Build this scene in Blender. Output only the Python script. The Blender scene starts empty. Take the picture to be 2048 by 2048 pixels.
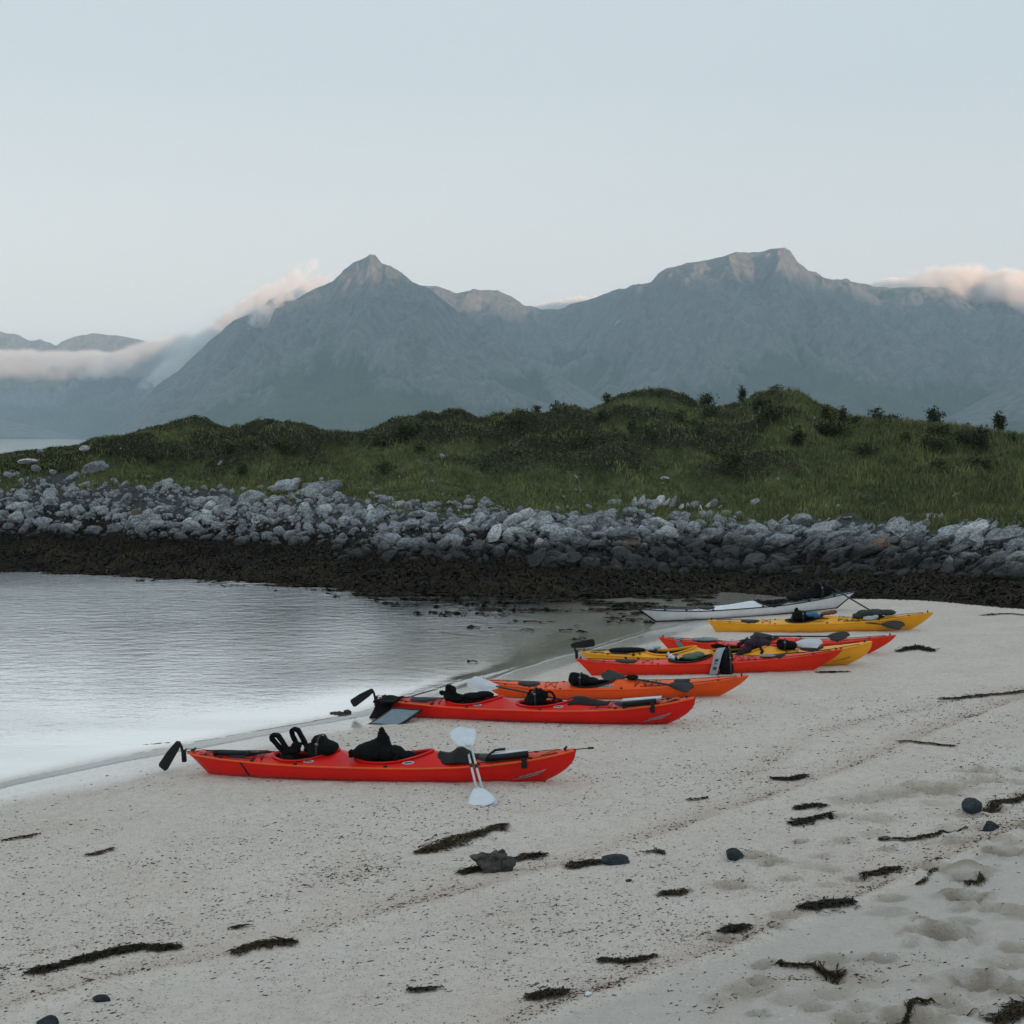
import bpy, math
import numpy as np
from mathutils import Vector, Matrix, Euler

S = bpy.context.scene
COL = S.collection
R = math.radians
RNG = np.random.default_rng(7)

# ------------------------------------------------------------------ camera, light, exposure
F = 2800.0                      # focal length in pixels of the 2048 px photograph
HC = 5.0                        # eye height above the water
PITCH = math.atan(149.0 / F)
cam = bpy.data.cameras.new('camera')
cam.sensor_width = 36.0
cam.lens = 36.0 * F / 2048.0
cam.clip_start = 0.1
cam.clip_end = 60000.0
camo = bpy.data.objects.new('camera', cam)
camo.location = (0, 0, HC)
camo.rotation_euler = (math.pi / 2 - PITCH, 0, 0)
COL.objects.link(camo)
S.camera = camo

SUN_EL, SUN_AZ = R(2.0), R(155.0)       # azimuth clockwise from the view direction (+Y)
SUNDIR = np.array([math.sin(SUN_AZ) * math.cos(SUN_EL), math.cos(SUN_AZ) * math.cos(SUN_EL), math.sin(SUN_EL)])
world = bpy.data.worlds.new("World")
S.world = world
world.use_nodes = True
wn = world.node_tree
wn.nodes.clear()
sky = wn.nodes.new('ShaderNodeTexSky')
sky.sky_type = 'NISHITA'
sky.sun_disc = False
sky.sun_elevation = SUN_EL
sky.sun_rotation = SUN_AZ
sky.altitude = 0.0
sky.air_density = 1.0
sky.dust_density = 2.0
sky.ozone_density = 1.0
hsv = wn.nodes.new('ShaderNodeHueSaturation')
hsv.inputs['Saturation'].default_value = 0.45
# the evening sky's multiply scattered light, even all round (the sky texture leaves it out)
mixn = wn.nodes.new('ShaderNodeMix')
mixn.data_type = 'RGBA'
mixn.inputs['Factor'].default_value = 0.90
tcw = wn.nodes.new('ShaderNodeTexCoord')
sxw = wn.nodes.new('ShaderNodeSeparateXYZ')
rmp = wn.nodes.new('ShaderNodeValToRGB')
wn.links.new(tcw.outputs['Generated'], sxw.inputs[0])
wn.links.new(sxw.outputs[2], rmp.inputs[0])
for e_, c_ in zip([0.0, .12, .24, .42], [(1.44, 1.42, 1.37), (1.27, 1.325, 1.355), (.99, 1.15, 1.255), (1.0, 1.17, 1.28)]):
    el_ = rmp.color_ramp.elements[0] if e_ == 0 else (rmp.color_ramp.elements[1] if e_ == .12 else rmp.color_ramp.elements.new(e_))
    el_.position = e_
    el_.color = (*c_, 1)
wn.links.new(rmp.outputs[0], mixn.inputs[7])
bg = wn.nodes.new('ShaderNodeBackground')
bg.inputs['Strength'].default_value = 0.15
wo = wn.nodes.new('ShaderNodeOutputWorld')
wn.links.new(sky.outputs[0], hsv.inputs['Color'])
wn.links.new(hsv.outputs[0], mixn.inputs[6])
wn.links.new(mixn.outputs[2], bg.inputs['Color'])
wn.links.new(bg.outputs[0], wo.inputs['Surface'])

sl = bpy.data.lights.new('sun', 'SUN')
sl.energy = 5.0
sl.angle = R(0.5)
sl.color = (1.0, 0.60, 0.36)
so = bpy.data.objects.new('sun', sl)
so.rotation_euler = Vector(SUNDIR).to_track_quat('Z', 'Y').to_euler()
so.location = (0, 0, 3000)
COL.objects.link(so)

S.view_settings.view_transform = 'Standard'
S.view_settings.look = 'None'
S.view_settings.exposure = 1.90
S.view_settings.gamma = 1.0
S.view_settings.use_curve_mapping = False
S.render.engine = 'CYCLES'
S.cycles.max_bounces = 8
S.cycles.diffuse_bounces = 3
S.cycles.glossy_bounces = 3
S.cycles.transparent_max_bounces = 12
S.cycles.volume_bounces = 2
S.cycles.volume_step_rate = 0.35
S.cycles.use_denoising = True
S.cycles.use_adaptive_sampling = False
try:
    S.cycles.sampling_pattern = 'BLUE_NOISE'
except Exception:
    pass

HAZE = 9.0e-5

# ------------------------------------------------------------------ numeric helpers
_P = np.random.default_rng(11).permutation(4096)


def _h(i, j, k=0):
    return _P[(_P[(_P[i & 4095] + j) & 4095] + k) & 4095]


_G = np.linspace(0, 2 * np.pi, 4097)[:-1]
_GX, _GY = np.cos(_G), np.sin(_G)


def perlin(x, y):
    x = np.asarray(x, float); y = np.asarray(y, float)
    xi = np.floor(x).astype(np.int64); yi = np.floor(y).astype(np.int64)
    xf, yf = x - xi, y - yi
    u = xf * xf * xf * (xf * (xf * 6 - 15) + 10)
    v = yf * yf * yf * (yf * (yf * 6 - 15) + 10)

    def g(a, b, dx, dy):
        h = _h(a, b)
        return _GX[h] * dx + _GY[h] * dy
    n0 = g(xi, yi, xf, yf) * (1 - u) + g(xi + 1, yi, xf - 1, yf) * u
    n1 = g(xi, yi + 1, xf, yf - 1) * (1 - u) + g(xi + 1, yi + 1, xf - 1, yf - 1) * u
    return (n0 * (1 - v) + n1 * v) * 1.5


def fbm(x, y, oct=4, gain=0.5, lac=2.03, ridged=False):
    s, a, t = 0, 1.0, 0.0
    for o in range(oct):
        n = perlin(x + 17.3 * o, y - 9.1 * o)
        if ridged:
            n = 1 - 2 * np.abs(n)
        s = s + a * n
        t += a
        a *= gain
        x = x * lac
        y = y * lac
    return s / t


def perlin3(p):
    """cheap 3-D noise from three 2-D slices"""
    return (perlin(p[:, 0] + 3.1 * p[:, 2], p[:, 1] - 1.7 * p[:, 2]) + perlin(p[:, 1] + 20 + .6 * p[:, 0], p[:, 2] + 7)
            + perlin(p[:, 2] - 11 + .4 * p[:, 1], p[:, 0] + 31)) / 2.0


def pch(x, xs, ys):
    """monotone cubic interpolation, constant slope outside clamped"""
    xs = np.asarray(xs, float); ys = np.asarray(ys, float)
    h = np.diff(xs); d = np.diff(ys) / h
    m = np.zeros_like(xs)
    if len(xs) > 2:
        a, b = d[:-1], d[1:]
        ok = a * b > 0
        w1 = 2 * h[1:] + h[:-1]; w2 = h[1:] + 2 * h[:-1]
        with np.errstate(divide='ignore', invalid='ignore'):
            hm = (w1 + w2) / (w1 / a + w2 / b)
        m[1:-1] = np.where(ok, hm, 0)
    m[0], m[-1] = d[0], d[-1]
    x = np.clip(x, xs[0], xs[-1])
    i = np.clip(np.searchsorted(xs, x, side='right') - 1, 0, len(xs) - 2)
    t = (x - xs[i]) / h[i]
    t2, t3 = t * t, t * t * t
    return (2 * t3 - 3 * t2 + 1) * ys[i] + (t3 - 2 * t2 + t) * h[i] * m[i] + (-2 * t3 + 3 * t2) * ys[i + 1] + (t3 - t2) * h[i] * m[i + 1]


def sstep(a, b, x):
    t = np.clip((np.asarray(x, float) - a) / (b - a), 0, 1)
    return t * t * (3 - 2 * t)


def ray(u, v):
    """direction through a pixel of the photograph"""
    a, b = (u - 1024) / F, (1024 - v) / F
    c, s = math.cos(PITCH), math.sin(PITCH)
    return np.array([a, c + b * s, -s + b * c])


# ------------------------------------------------------------------ mesh helpers
def mesh(name, V, Fs, m=None, smooth=True, col=None):
    V = np.asarray(V, np.float32).reshape(-1, 3)
    me = bpy.data.meshes.new(name)
    if isinstance(Fs, np.ndarray):
        n, k = Fs.shape
        me.vertices.add(len(V)); me.loops.add(n * k); me.polygons.add(n)
        me.vertices.foreach_set('co', V.ravel())
        me.loops.foreach_set('vertex_index', Fs.astype(np.int32).ravel())
        me.polygons.foreach_set('loop_start', np.arange(0, n * k, k, dtype=np.int32))
        me.polygons.foreach_set('loop_total', np.full(n, k, np.int32))
        me.update(calc_edges=True)
    else:
        me.from_pydata(V.tolist(), [], [list(map(int, f)) for f in Fs])
        me.update()
    if smooth:
        me.polygons.foreach_set('use_smooth', np.ones(len(me.polygons), bool))
    if col is not None:
        add_col(me, 'col', col)
    if m:
        me.materials.append(m)
    return me


def add_col(me, name, c):
    c = np.asarray(c, np.float32)
    if c.ndim == 1:
        c = np.stack([c, c, c], 1)
    if c.shape[1] == 3:
        c = np.hstack([c, np.ones((len(c), 1), np.float32)])
    a = me.attributes.new(name, 'FLOAT_COLOR', 'POINT')
    a.data.foreach_set('color', c.ravel())


def obj(name, me, parent=None, M=None, label=None, cat=None, group=None, kind=None):
    o = bpy.data.objects.new(name, me)
    COL.objects.link(o)
    if parent is not None:
        o.parent = parent
    if M is not None:
        o.matrix_local = M
    return tag(o, label, cat, group, kind)


def tag(o, label=None, cat=None, group=None, kind=None):
    if label: o['label'] = label
    if cat: o['category'] = cat
    if group: o['group'] = group
    if kind: o['kind'] = kind
    return o


def grid_faces(n, m, wrap=False):
    i = np.arange(n - 1)[:, None]; mm = m if wrap else m - 1
    j = np.arange(mm)[None, :]
    a = i * m + j; b = i * m + (j + 1) % m
    return np.stack([a, b, b + m, a + m], -1).reshape(-1, 4)


def tube(path, r, seg=8, cap=True, closed=False):
    P = np.asarray(path, float)
    n = len(P)
    r = np.full(n, r) if np.isscalar(r) else np.asarray(r, float)
    T = np.gradient(P, axis=0) if not closed else np.roll(P, -1, 0) - np.roll(P, 1, 0)
    T /= np.linalg.norm(T, axis=1)[:, None] + 1e-12
    ref = np.array([0, 0, 1.0]) if abs(T[0, 2]) < .9 else np.array([1.0, 0, 0])
    V = []
    for k in range(n):
        a = ref - T[k] * ref.dot(T[k])
        a /= np.linalg.norm(a) + 1e-12
        ref = a
        b = np.cross(T[k], a)
        th = np.linspace(0, 2 * np.pi, seg, endpoint=False)
        V.append(P[k] + r[k] * (np.cos(th)[:, None] * a + np.sin(th)[:, None] * b))
    V = np.concatenate(V)
    Fs = [list(f) for f in grid_faces(n, seg, True)]
    if closed:
        o = (n - 1) * seg
        Fs += [[o + j, o + (j + 1) % seg, (j + 1) % seg, j] for j in range(seg)]
    elif cap:
        Fs.append(list(range(seg))[::-1]); Fs.append([(n - 1) * seg + j for j in range(seg)])
    return V, Fs


def join(parts):
    V, Fs, o = [], [], 0
    for v, f in parts:
        v = np.asarray(v)
        V.append(v); Fs += [[int(i) + o for i in q] for q in f]; o += len(v)
    return np.concatenate(V), Fs


def boxm(c, s, rot=None):
    v = np.array([[x, y, z] for x in (-.5, .5) for y in (-.5, .5) for z in (-.5, .5)]) * np.array(s)
    if rot is not None:
        v = v @ np.array(Euler(rot).to_matrix()).T
    return v + np.array(c), [[0, 1, 3, 2], [4, 6, 7, 5], [0, 4, 5, 1], [2, 3, 7, 6], [0, 2, 6, 4], [1, 5, 7, 3]]


def ico(sub):
    import bmesh
    bm = bmesh.new()
    bmesh.ops.create_icosphere(bm, subdivisions=sub, radius=1.0)
    bm.verts.ensure_lookup_table()
    V = np.array([v.co[:] for v in bm.verts]); Fs = np.array([[v.index for v in f.verts] for f in bm.faces])
    bm.free()
    return V, Fs


ICO = {k: ico(k) for k in (1, 2, 3, 4)}


# ------------------------------------------------------------------ materials
def nodemat(name):
    m = bpy.data.materials.new(name)
    m.use_nodes = True
    nt = m.node_tree
    nt.nodes.clear()
    out = nt.nodes.new('ShaderNodeOutputMaterial')
    return m, nt, out


class NT:
    def __init__(s, nt): s.nt = nt

    def n(s, typ, **kw):
        nd = s.nt.nodes.new('ShaderNode' + typ)
        for k, v in kw.items():
            if k.startswith('i_'):
                key = k[2:]
                key = int(key) if key.isdigit() else key.replace('_', ' ')
                s.set(nd.inputs[key], v)
            else:
                setattr(nd, k, v)
        return nd

    def set(s, sock, v):
        if isinstance(v, bpy.types.NodeSocket):
            s.nt.links.new(v, sock)
        elif isinstance(v, (tuple, list)) and len(v) == 3 and sock.type == 'RGBA':
            sock.default_value = (*v, 1)
        else:
            sock.default_value = v

    def noise(s, vec, scale, detail=4, rough=.55, dist=0.0):
        return s.n('TexNoise', i_Vector=vec, i_Scale=scale, i_Detail=detail, i_Roughness=rough, i_Distortion=dist).outputs['Fac']

    def ramp(s, fac, a, b):
        return s.n('MapRange', i_Value=fac, i_1=a, i_2=b).outputs[0]

    def mix(s, fac, a, b, mode='MIX'):
        nd = s.n('Mix', data_type='RGBA', blend_type=mode)
        s.set(nd.inputs['Factor'], fac); s.set(nd.inputs[6], a); s.set(nd.inputs[7], b)
        return nd.outputs[2]

    def math(s, op, a, b=0.0, c=0.0):
        nd = s.n('Math', operation=op)
        s.set(nd.inputs[0], a); s.set(nd.inputs[1], b); s.set(nd.inputs[2], c)
        return nd.outputs[0]

    def bump(s, h, strength, dist, normal=None):
        nd = s.n('Bump', i_Height=h, i_Strength=strength, i_Distance=dist)
        if normal is not None: s.set(nd.inputs['Normal'], normal)
        return nd.outputs[0]

    def pos(s): return s.n('NewGeometry').outputs['Position']
    def objc(s): return s.n('TexCoord').outputs['Object']
    def attr(s, name): return s.n('Attribute', attribute_name=name).outputs['Color']

    def scalev(s, vec, sc):
        return s.n('Mapping', i_Vector=vec, i_Scale=sc).outputs[0]


def simple(name, c, rough=.5, var=.15, scale=6.0, bump=0.0, bscale=60.0, spec=.5, coat=0.0, metal=0.0):
    """plain surface with slight procedural wear"""
    m, nt, out = nodemat(name)
    N = NT(nt)
    p = N.objc()
    f = N.noise(p, scale, 5, .6)
    f2 = N.noise(p, scale * 9, 3, .6)
    lo = tuple(x * (1 - var) for x in c); hi = tuple(min(1, x * (1 + var)) for x in c)
    c1 = N.mix(N.ramp(f, .3, .7), lo, hi)
    rr = N.math('MULTIPLY_ADD', f2, .18, rough - .09)
    b = N.n('BsdfPrincipled', i_Base_Color=c1, i_Roughness=rr, i_Metallic=metal)
    b.inputs['Specular IOR Level'].default_value = spec
    b.inputs['Coat Weight'].default_value = coat
    if bump:
        nt.links.new(N.bump(N.noise(p, bscale, 4, .6), .6, bump), b.inputs['Normal'])
    nt.links.new(b.outputs[0], out.inputs['Surface'])
    return m


M = {}


def plastic(name, c, rough=.34):
    """rotomoulded hull plastic: faint mottling, scuffs and sand dust low on the hull"""
    m, nt, out = nodemat(name)
    N = NT(nt)
    p = N.objc()
    f = N.noise(p, 2.2, 4, .6)
    c1 = N.mix(N.ramp(f, .3, .7), tuple(x * .9 for x in c), tuple(min(1, x * 1.08) for x in c))
    sc = N.noise(N.scalev(p, (1.5, 30, 30)), 4, 6, .7)
    sc = N.ramp(sc, .62, .72)
    c2 = N.mix(N.math('MULTIPLY', sc, .22), c1, tuple(min(1, x * .8 + .09) for x in c))
    z = N.n('SeparateXYZ', i_Vector=p).outputs[2]
    dn = N.noise(p, 14, 5, .7)
    dust = N.math('MULTIPLY', N.ramp(z, .12, .0), N.ramp(dn, .45, .75))
    c3 = N.mix(N.math('MULTIPLY', dust, .35), c2, (.33, .29, .25))
    rr = N.math('MULTIPLY_ADD', N.noise(p, 25, 4, .7), .25, rough - .1)
    b = N.n('BsdfPrincipled', i_Base_Color=c3, i_Roughness=rr)
    b.inputs['Specular IOR Level'].default_value = .28
    nt.links.new(N.bump(N.noise(p, 3.0, 3, .5), .25, .02), b.inputs['Normal'])
    nt.links.new(b.outputs[0], out.inputs['Surface'])
    return m


def attrmat(name, rough=.8, noise_scale=3.0, var=.35, spec=.3, bump=0.0, bscale=20):
    """colour comes from the mesh's own per-piece colours"""
    m, nt, out = nodemat(name)
    N = NT(nt)
    c = N.attr('col')
    f = N.noise(N.pos(), noise_scale, 4, .6)
    c1 = N.mix(1.0, c, N.n('CombineColor', i_Red=N.math('MULTIPLY_ADD', f, 2 * var, 1 - var), i_Green=N.math('MULTIPLY_ADD', f, 2 * var, 1 - var),
                           i_Blue=N.math('MULTIPLY_ADD', f, 2 * var, 1 - var)).outputs[0], 'MULTIPLY')
    b = N.n('BsdfPrincipled', i_Base_Color=c1, i_Roughness=rough)
    b.inputs['Specular IOR Level'].default_value = spec
    if bump:
        nt.links.new(N.bump(N.noise(N.pos(), bscale, 4, .6), .6, bump), b.inputs['Normal'])
    nt.links.new(b.outputs[0], out.inputs['Surface'])
    return m


M['red'] = plastic('red_plastic', (.74, .009, .005))
M['red2'] = plastic('scarlet_plastic', (.84, .030, .007))
M['orange'] = plastic('orange_plastic', (.92, .105, .010))
M['yellow'] = plastic('yellow_plastic', (.90, .40, .020))
M['white'] = plastic('white_gelcoat', (.76, .79, .83), .25)
M['black'] = simple('black_rubber', (.009, .010, .011), .55, .3, spec=.3)
M['cloth'] = simple('black_neoprene', (.007, .0075, .008), .9, .4, 9, .006, 40, .12)
M['purple'] = simple('purple_black_cloth', (.028, .016, .030), .85, .5, 14, .006, 40, .25)
M['net'] = simple('black_mesh_fabric', (.016, .014, .014), .8, .4, 30, .004, 150, .3)
M['blade'] = simple('white_blade', (.66, .71, .76), .4, .07, 8)
M['shaft'] = simple('pale_shaft', (.55, .57, .58), .35, .1, 20)
M['carbon'] = simple('carbon_black', (.02, .022, .024), .35, .2, 30)
M['grey'] = simple('grey_foam', (.20, .25, .29), .7, .12, 10, .004, 60, .3)
M['pale'] = simple('pale_grey_band', (.40, .45, .50), .6, .12, 12, .003, 60)
M['strap'] = simple('orange_webbing', (.62, .16, .012), .7, .15, 30)
M['silver'] = simple('silver_sticker', (.42, .43, .45), .4, .12, 20)
M['dark_print'] = simple('dark_print', (.05, .04, .04), .5, .2, 20)
M['teal'] = simple('turquoise_webbing', (.02, .30, .38), .7, .15, 20)
M['green'] = simple('sage_green_cloth', (.09, .15, .10), .85, .2, 12, .004, 50)
M['blue'] = simple('blue_cloth', (.03, .13, .26), .8, .3, 12, .004, 50)
M['brown'] = simple('rust_brown_cloth', (.16, .06, .02), .8, .3, 12, .004, 50)
M['olive'] = simple('dark_olive_cloth', (.03, .038, .03), .85, .4, 12, .006, 50)

# ------------------------------------------------------------------ the beach (height function)
def px_plane(u, v, z=0.0):
    d = ray(u, v)
    t = (z - HC) / d[2]
    return np.array([0, 0, HC]) + t * d


_sh = [px_plane(u, v)[:2] for u, v in ((0, 1562), (145, 1532), (290, 1503), (471, 1470), (580, 1450), (700, 1428), (850, 1385), (1000, 1340), (1150, 1300),
                                       (1250, 1272), (1330, 1250), (1440, 1222))]
_d0 = _sh[0] - _sh[2]
_d0 /= np.linalg.norm(_d0)
_sh = [_sh[0] + _d0 * 60 + np.array([-6, 0]), _sh[0] + _d0 * 14] + _sh + [_sh[-1] + np.array([5, 7]), _sh[-1] + np.array([40, 40])]
_sh = np.array(_sh)
_cl = np.r_[0, np.cumsum(np.linalg.norm(np.diff(_sh, axis=0), axis=1))]
_tt = np.concatenate([np.linspace(_cl[0], _cl[2], 8), np.linspace(_cl[2], _cl[-3], 46)[1:], np.linspace(_cl[-3], _cl[-1], 5)[1:]])
SHORE = np.stack([pch(_tt, _cl, _sh[:, 0]), pch(_tt, _cl, _sh[:, 1])], 1)


def curve_dist(x, y, C):
    """distance to a polyline and the side (positive to its right)"""
    best = np.full(x.shape, 1e18); sd = np.zeros(x.shape)
    for a, b in zip(C[:-1], C[1:]):
        e = b - a
        L2 = e.dot(e)
        dx, dy = x - a[0], y - a[1]
        t = np.clip((dx * e[0] + dy * e[1]) / L2, 0, 1)
        qx, qy = dx - t * e[0], dy - t * e[1]
        q = qx * qx + qy * qy
        s = e[1] * dx - e[0] * dy
        m = q < best
        best = np.where(m, q, best); sd = np.where(m, s, sd)
    return np.sqrt(best) * np.sign(sd)


def beach_base(d):
    up = .034 * d + .00095 * d * d
    up = np.where(d > 17, .034 * 17 + .00095 * 289 + 2.0 * np.tanh((d - 17) * .033), up)
    dn = np.maximum(.055 * d, -1.2 - 1.8 * sstep(-20, -120, d))
    return np.where(d > 0, up, dn)


def beach_smooth(x, y):
    return beach_base(curve_dist(np.asarray(x, float), np.asarray(y, float), SHORE))


def on_beach(u, v, h=0.0):
    d = ray(u, v)
    z = 0.2
    for _ in range(40):
        t = (z - HC) / d[2]
        p = d * t
        z = .5 * z + .5 * (float(beach_smooth(p[:1], p[1:2])[0]) + h)
    t = (z - HC) / d[2]
    return np.array([0, 0, HC]) + t * d


def px_curve(pts):
    return np.array([on_beach(u, v)[:2] for u, v in pts])


LINE_A = px_curve([(-150, 2070), (0, 2020), (200, 1965), (410, 1924), (560, 1888), (700, 1851), (850, 1808), (990, 1770), (1160, 1722), (1330, 1672), (1435, 1630), (1558, 1591), (1681, 1548),
                   (1790, 1500), (1891, 1457), (2000, 1414), (2120, 1370)])
LINE_B = px_curve([(960, 2120), (1055, 2042), (1117, 2013), (1243, 1973), (1316, 1940), (1457, 1899), (1602, 1837), (1710, 1801), (1884, 1721), (2060, 1650)])
LINE_C = px_curve([(-60, 1966), (90, 1922), (180, 1891), (326, 1866), (507, 1815), (616, 1775), (760, 1730)])
LINE_D = px_curve([(1500, 1560), (1620, 1478), (1750, 1440), (1880, 1412), (2060, 1375)])
LINE_E = px_curve([(1420, 2030), (1520, 1960), (1700, 1960), (1870, 1920)])
DENTS = [(2007, 1707, .17, .06), (1928, 1797, .17, .07), (1884, 1873, .20, .075), (1761, 1920, .11, .04), (1957, 1968, .20, .06), (2007, 1978, .13, .05), (1819, 2036, .17, .05),
         (1663, 1739, .12, .02), (1685, 1681, .12, .02), (1873, 1580, .30, .045), (1790, 1590, .24, .03), (1740, 1600, .20, .025), (1960, 1560, .25, .03), (1950, 1540, .2, .03),
         (1850, 1570, .2, .03), (1700, 1600, .2, .02), (1750, 1640, .18, .02), (1900, 1660, .15, .02), (1980, 1620, .2, .03), (2030, 1830, .15, .03), (1650, 1990, .1, .02), (1700, 2040, .12, .03)]
MOUNDS = [(1935, 1739, .17, .10)]
_dg = np.random.default_rng(77)
for _ in range(70):
    _u = _dg.uniform(1420, 2060); _v = _dg.uniform(1520, 2060)
    if _v > 2330 - .42 * _u - 60:
        DENTS.append((_u, _v, _dg.uniform(.06, .16), _dg.uniform(.012, .04)))
DENTS_W = [(*on_beach(u, v)[:2], r, h * 1.8) for u, v, r, h in DENTS]
SCUFFS = [(px_plane(*a, .15)[:2], px_plane(*b, .15)[:2]) for a, b in (((380, 1552), (1110, 1572)), ((770, 1432), (1370, 1455)), ((1000, 1398), (1450, 1398)), ((1180, 1352), (1640, 1346)), ((1430, 1268), (1830, 1264)))]
MOUNDS_W = [(*on_beach(u, v)[:2], r, h) for u, v, r, h in MOUNDS]


def line_weight(x, y, C, w0, w1):
    d = curve_dist(x, y, C)
    return np.where(d < 0, np.exp(-(d / w0) ** 2), np.exp(-(d / w1) ** 2)), d


def beach_full(x, y):
    d = curve_dist(x, y, SHORE)
    z = beach_base(d)
    dry = sstep(.6, 2.5, d)
    near = np.exp(-np.maximum(y - 30, 0) / 25)
    z = z + dry * (.028 * fbm(x * .35, y * .35, 3) + .012 * fbm(x * 1.9, y * 1.9, 3)) * near
    z = z + (.3 + .7 * dry) * .004 * fbm(x * 9, y * 9, 2) * near * sstep(-1, .3, d)
    rough = sstep(6, 11, d) * sstep(2.0, 6.0, x + .15 * (y - 10))           # trampled sand to the right
    z = z + rough * .045 * fbm(x * 1.6 + 40, y * 1.1, 3)
    for C, a, w in ((LINE_A, .022, .10), (LINE_B, .028, .12), (LINE_D, .02, .2)):
        w_, dd = line_weight(x, y, C, .55, w)
        z = z + a * w_
    for a_, b_ in SCUFFS:                                               # sand pushed about where the boats were dragged
        ds = curve_dist(x, y, np.array([a_, b_]))
        w_ = np.exp(-((np.abs(ds) - .30) / .22) ** 2)
        z = z + w_ * (.022 * fbm(x * 3.2, y * 5.5, 3) + .010) * dry
    for px, py, r, h in DENTS_W:
        q = np.hypot(x - px, (y - py)) * (1 + .35 * perlin(x * 6 + px, y * 6)) / r
        z = z - h * np.exp(-q ** 4 * .9) + .45 * h * np.exp(-((q - 1.25) / .3) ** 2)
    for px, py, r, h in MOUNDS_W:
        q = np.hypot(x - px, y - py) * (1 + .3 * perlin(x * 7, y * 7)) / r
        z = z + h * np.exp(-q * q)
    return z, d


def uneven(parts):
    o = [np.linspace(a, b, n, endpoint=False) for a, b, n in parts]
    return np.r_[np.concatenate(o), parts[-1][1]]


bx = uneven([(-260, -40, 14), (-40, -13, 50), (-13, 13, 590), (13, 24, 60), (24, 60, 24), (60, 260, 12)])
by = uneven([(-300, -40, 14), (-40, 4, 30), (4, 9, 50), (9, 17, 260), (17, 26, 180), (26, 50, 170), (50, 90, 30)])
BX, BY = np.meshgrid(bx, by)
bz, bd = beach_full(BX.ravel(), BY.ravel())
X1, Y1 = BX.ravel(), BY.ravel()
wa, da = line_weight(X1, Y1, LINE_A, .38, .04)
wb, db = line_weight(X1, Y1, LINE_B, .30, .03)
wc, dc = line_weight(X1, Y1, LINE_C, .3, .3)
wd_, dd_ = line_weight(X1, Y1, LINE_D, .4, .15)
we, de = line_weight(X1, Y1, LINE_E, .15, .15)
pat = .5 + .9 * fbm(X1 * .6, Y1 * .6, 4)
litter = np.clip(np.maximum.reduce([wa, wb * 1.1, wd_ * .6, we * .5]) * (.45 + .6 * pat), 0, 1)       # shell and weed crumbs lying in the sand
smoothsand = np.clip(sstep(.05, .35, db) + .25 * sstep(.1, .5, da), 0, 1)                              # fine sand above the strand lines
damp = np.zeros_like(X1)
for px, py, r, h in DENTS_W + MOUNDS_W:
    q = np.hypot((X1 - px) / 1.25, Y1 - py) * (1 + .5 * perlin(X1 * 5 + px, Y1 * 5)) / r
    damp = np.maximum(damp, np.exp(-(q / 1.15) ** 4) * min(1, .15 + h * 9))

m, nt, out = nodemat('sand')
N = NT(nt)
P = N.pos()
A = N.n('SeparateColor', i_Color=N.attr('col'))
lit, smo, dmp = A.outputs[0], A.outputs[1], A.outputs[2]
wet = N.n('Attribute', attribute_name='wet').outputs['Fac']
n1 = N.noise(P, .55, 5, .6); n2 = N.noise(P, 7, 4, .6); n3 = N.noise(P, 55, 3, .7); n4 = N.noise(P, 130, 2, .7)
c = N.mix(N.ramp(n1, .3, .7), (.715, .625, .545), (.78, .70, .625))
c = N.mix(N.math('MULTIPLY', N.ramp(N.noise(P, .9, 4, .6), .5, .68), .45), c, (.69, .56, .48))
c = N.mix(N.math('MULTIPLY', N.ramp(n2, .45, .75), .35), c, (.40, .345, .30))
c = N.mix(N.math('MULTIPLY', smo, .5), c, (.455, .43, .395))
c = N.mix(N.math('MULTIPLY', lit, .42), c, (.42, .29, .215))
sp = N.ramp(n3, .57, .66)
c = N.mix(N.math('MULTIPLY', sp, N.math('MULTIPLY_ADD', smo, -.25, .42)), c, (.22, .19, .165))
sp2 = N.ramp(n4, .60, .68)
c = N.mix(N.math('MULTIPLY', sp2, .5), c, (.62, .58, .55))
vor = N.n('TexVoronoi', i_Vector=P, i_Scale=36.0, feature='F1')
bit = N.n('SeparateColor', i_Color=vor.outputs['Color'])
bm_ = N.math('MULTIPLY', N.ramp(vor.outputs['Distance'], .40, .28), N.ramp(bit.outputs[0], .66, .74))
bm_ = N.math('MULTIPLY', bm_, N.math('MULTIPLY_ADD', smo, -.75, 1.0))
c = N.mix(N.math('MULTIPLY', bm_, .6), c, N.mix(bit.outputs[1], (.035, .03, .028), (.25, .14, .09)))
vor2 = N.n('TexVoronoi', i_Vector=N.scalev(P, (1, .8, 1)), i_Scale=17.0, feature='F1')
bit2 = N.n('SeparateColor', i_Color=vor2.outputs['Color'])
bm2 = N.math('MULTIPLY', N.ramp(vor2.outputs['Distance'], .30, .17), N.ramp(bit2.outputs[0], .62, .70))
bm2 = N.math('MULTIPLY', bm2, N.math('MULTIPLY_ADD', smo, -.7, 1.0))
bm2 = N.math('MULTIPLY', bm2, N.ramp(n2, .3, .62))
c = N.mix(N.math('MULTIPLY', bm2, .55), c, N.mix(N.ramp(bit2.outputs[1], .25, .8), (.10, .085, .075), (.42, .27, .20)))
bm3 = N.math('MULTIPLY', N.ramp(vor2.outputs['Distance'], .24, .14), N.ramp(bit2.outputs[2], .88, .92))
c = N.mix(N.math('MULTIPLY', bm3, .8), c, (.78, .76, .73))
c = N.mix(N.math('MULTIPLY', dmp, .75), c, (.27, .215, .15))
c = N.mix(N.math('MULTIPLY', wet, .15), c, (.40, .385, .365))
rg = N.math('MULTIPLY_ADD', wet, -.72, .86)
b = N.n('BsdfPrincipled', i_Base_Color=c, i_Roughness=rg)
nt.links.new(N.math('MULTIPLY', wet, .9), b.inputs['Coat Weight'])
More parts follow.
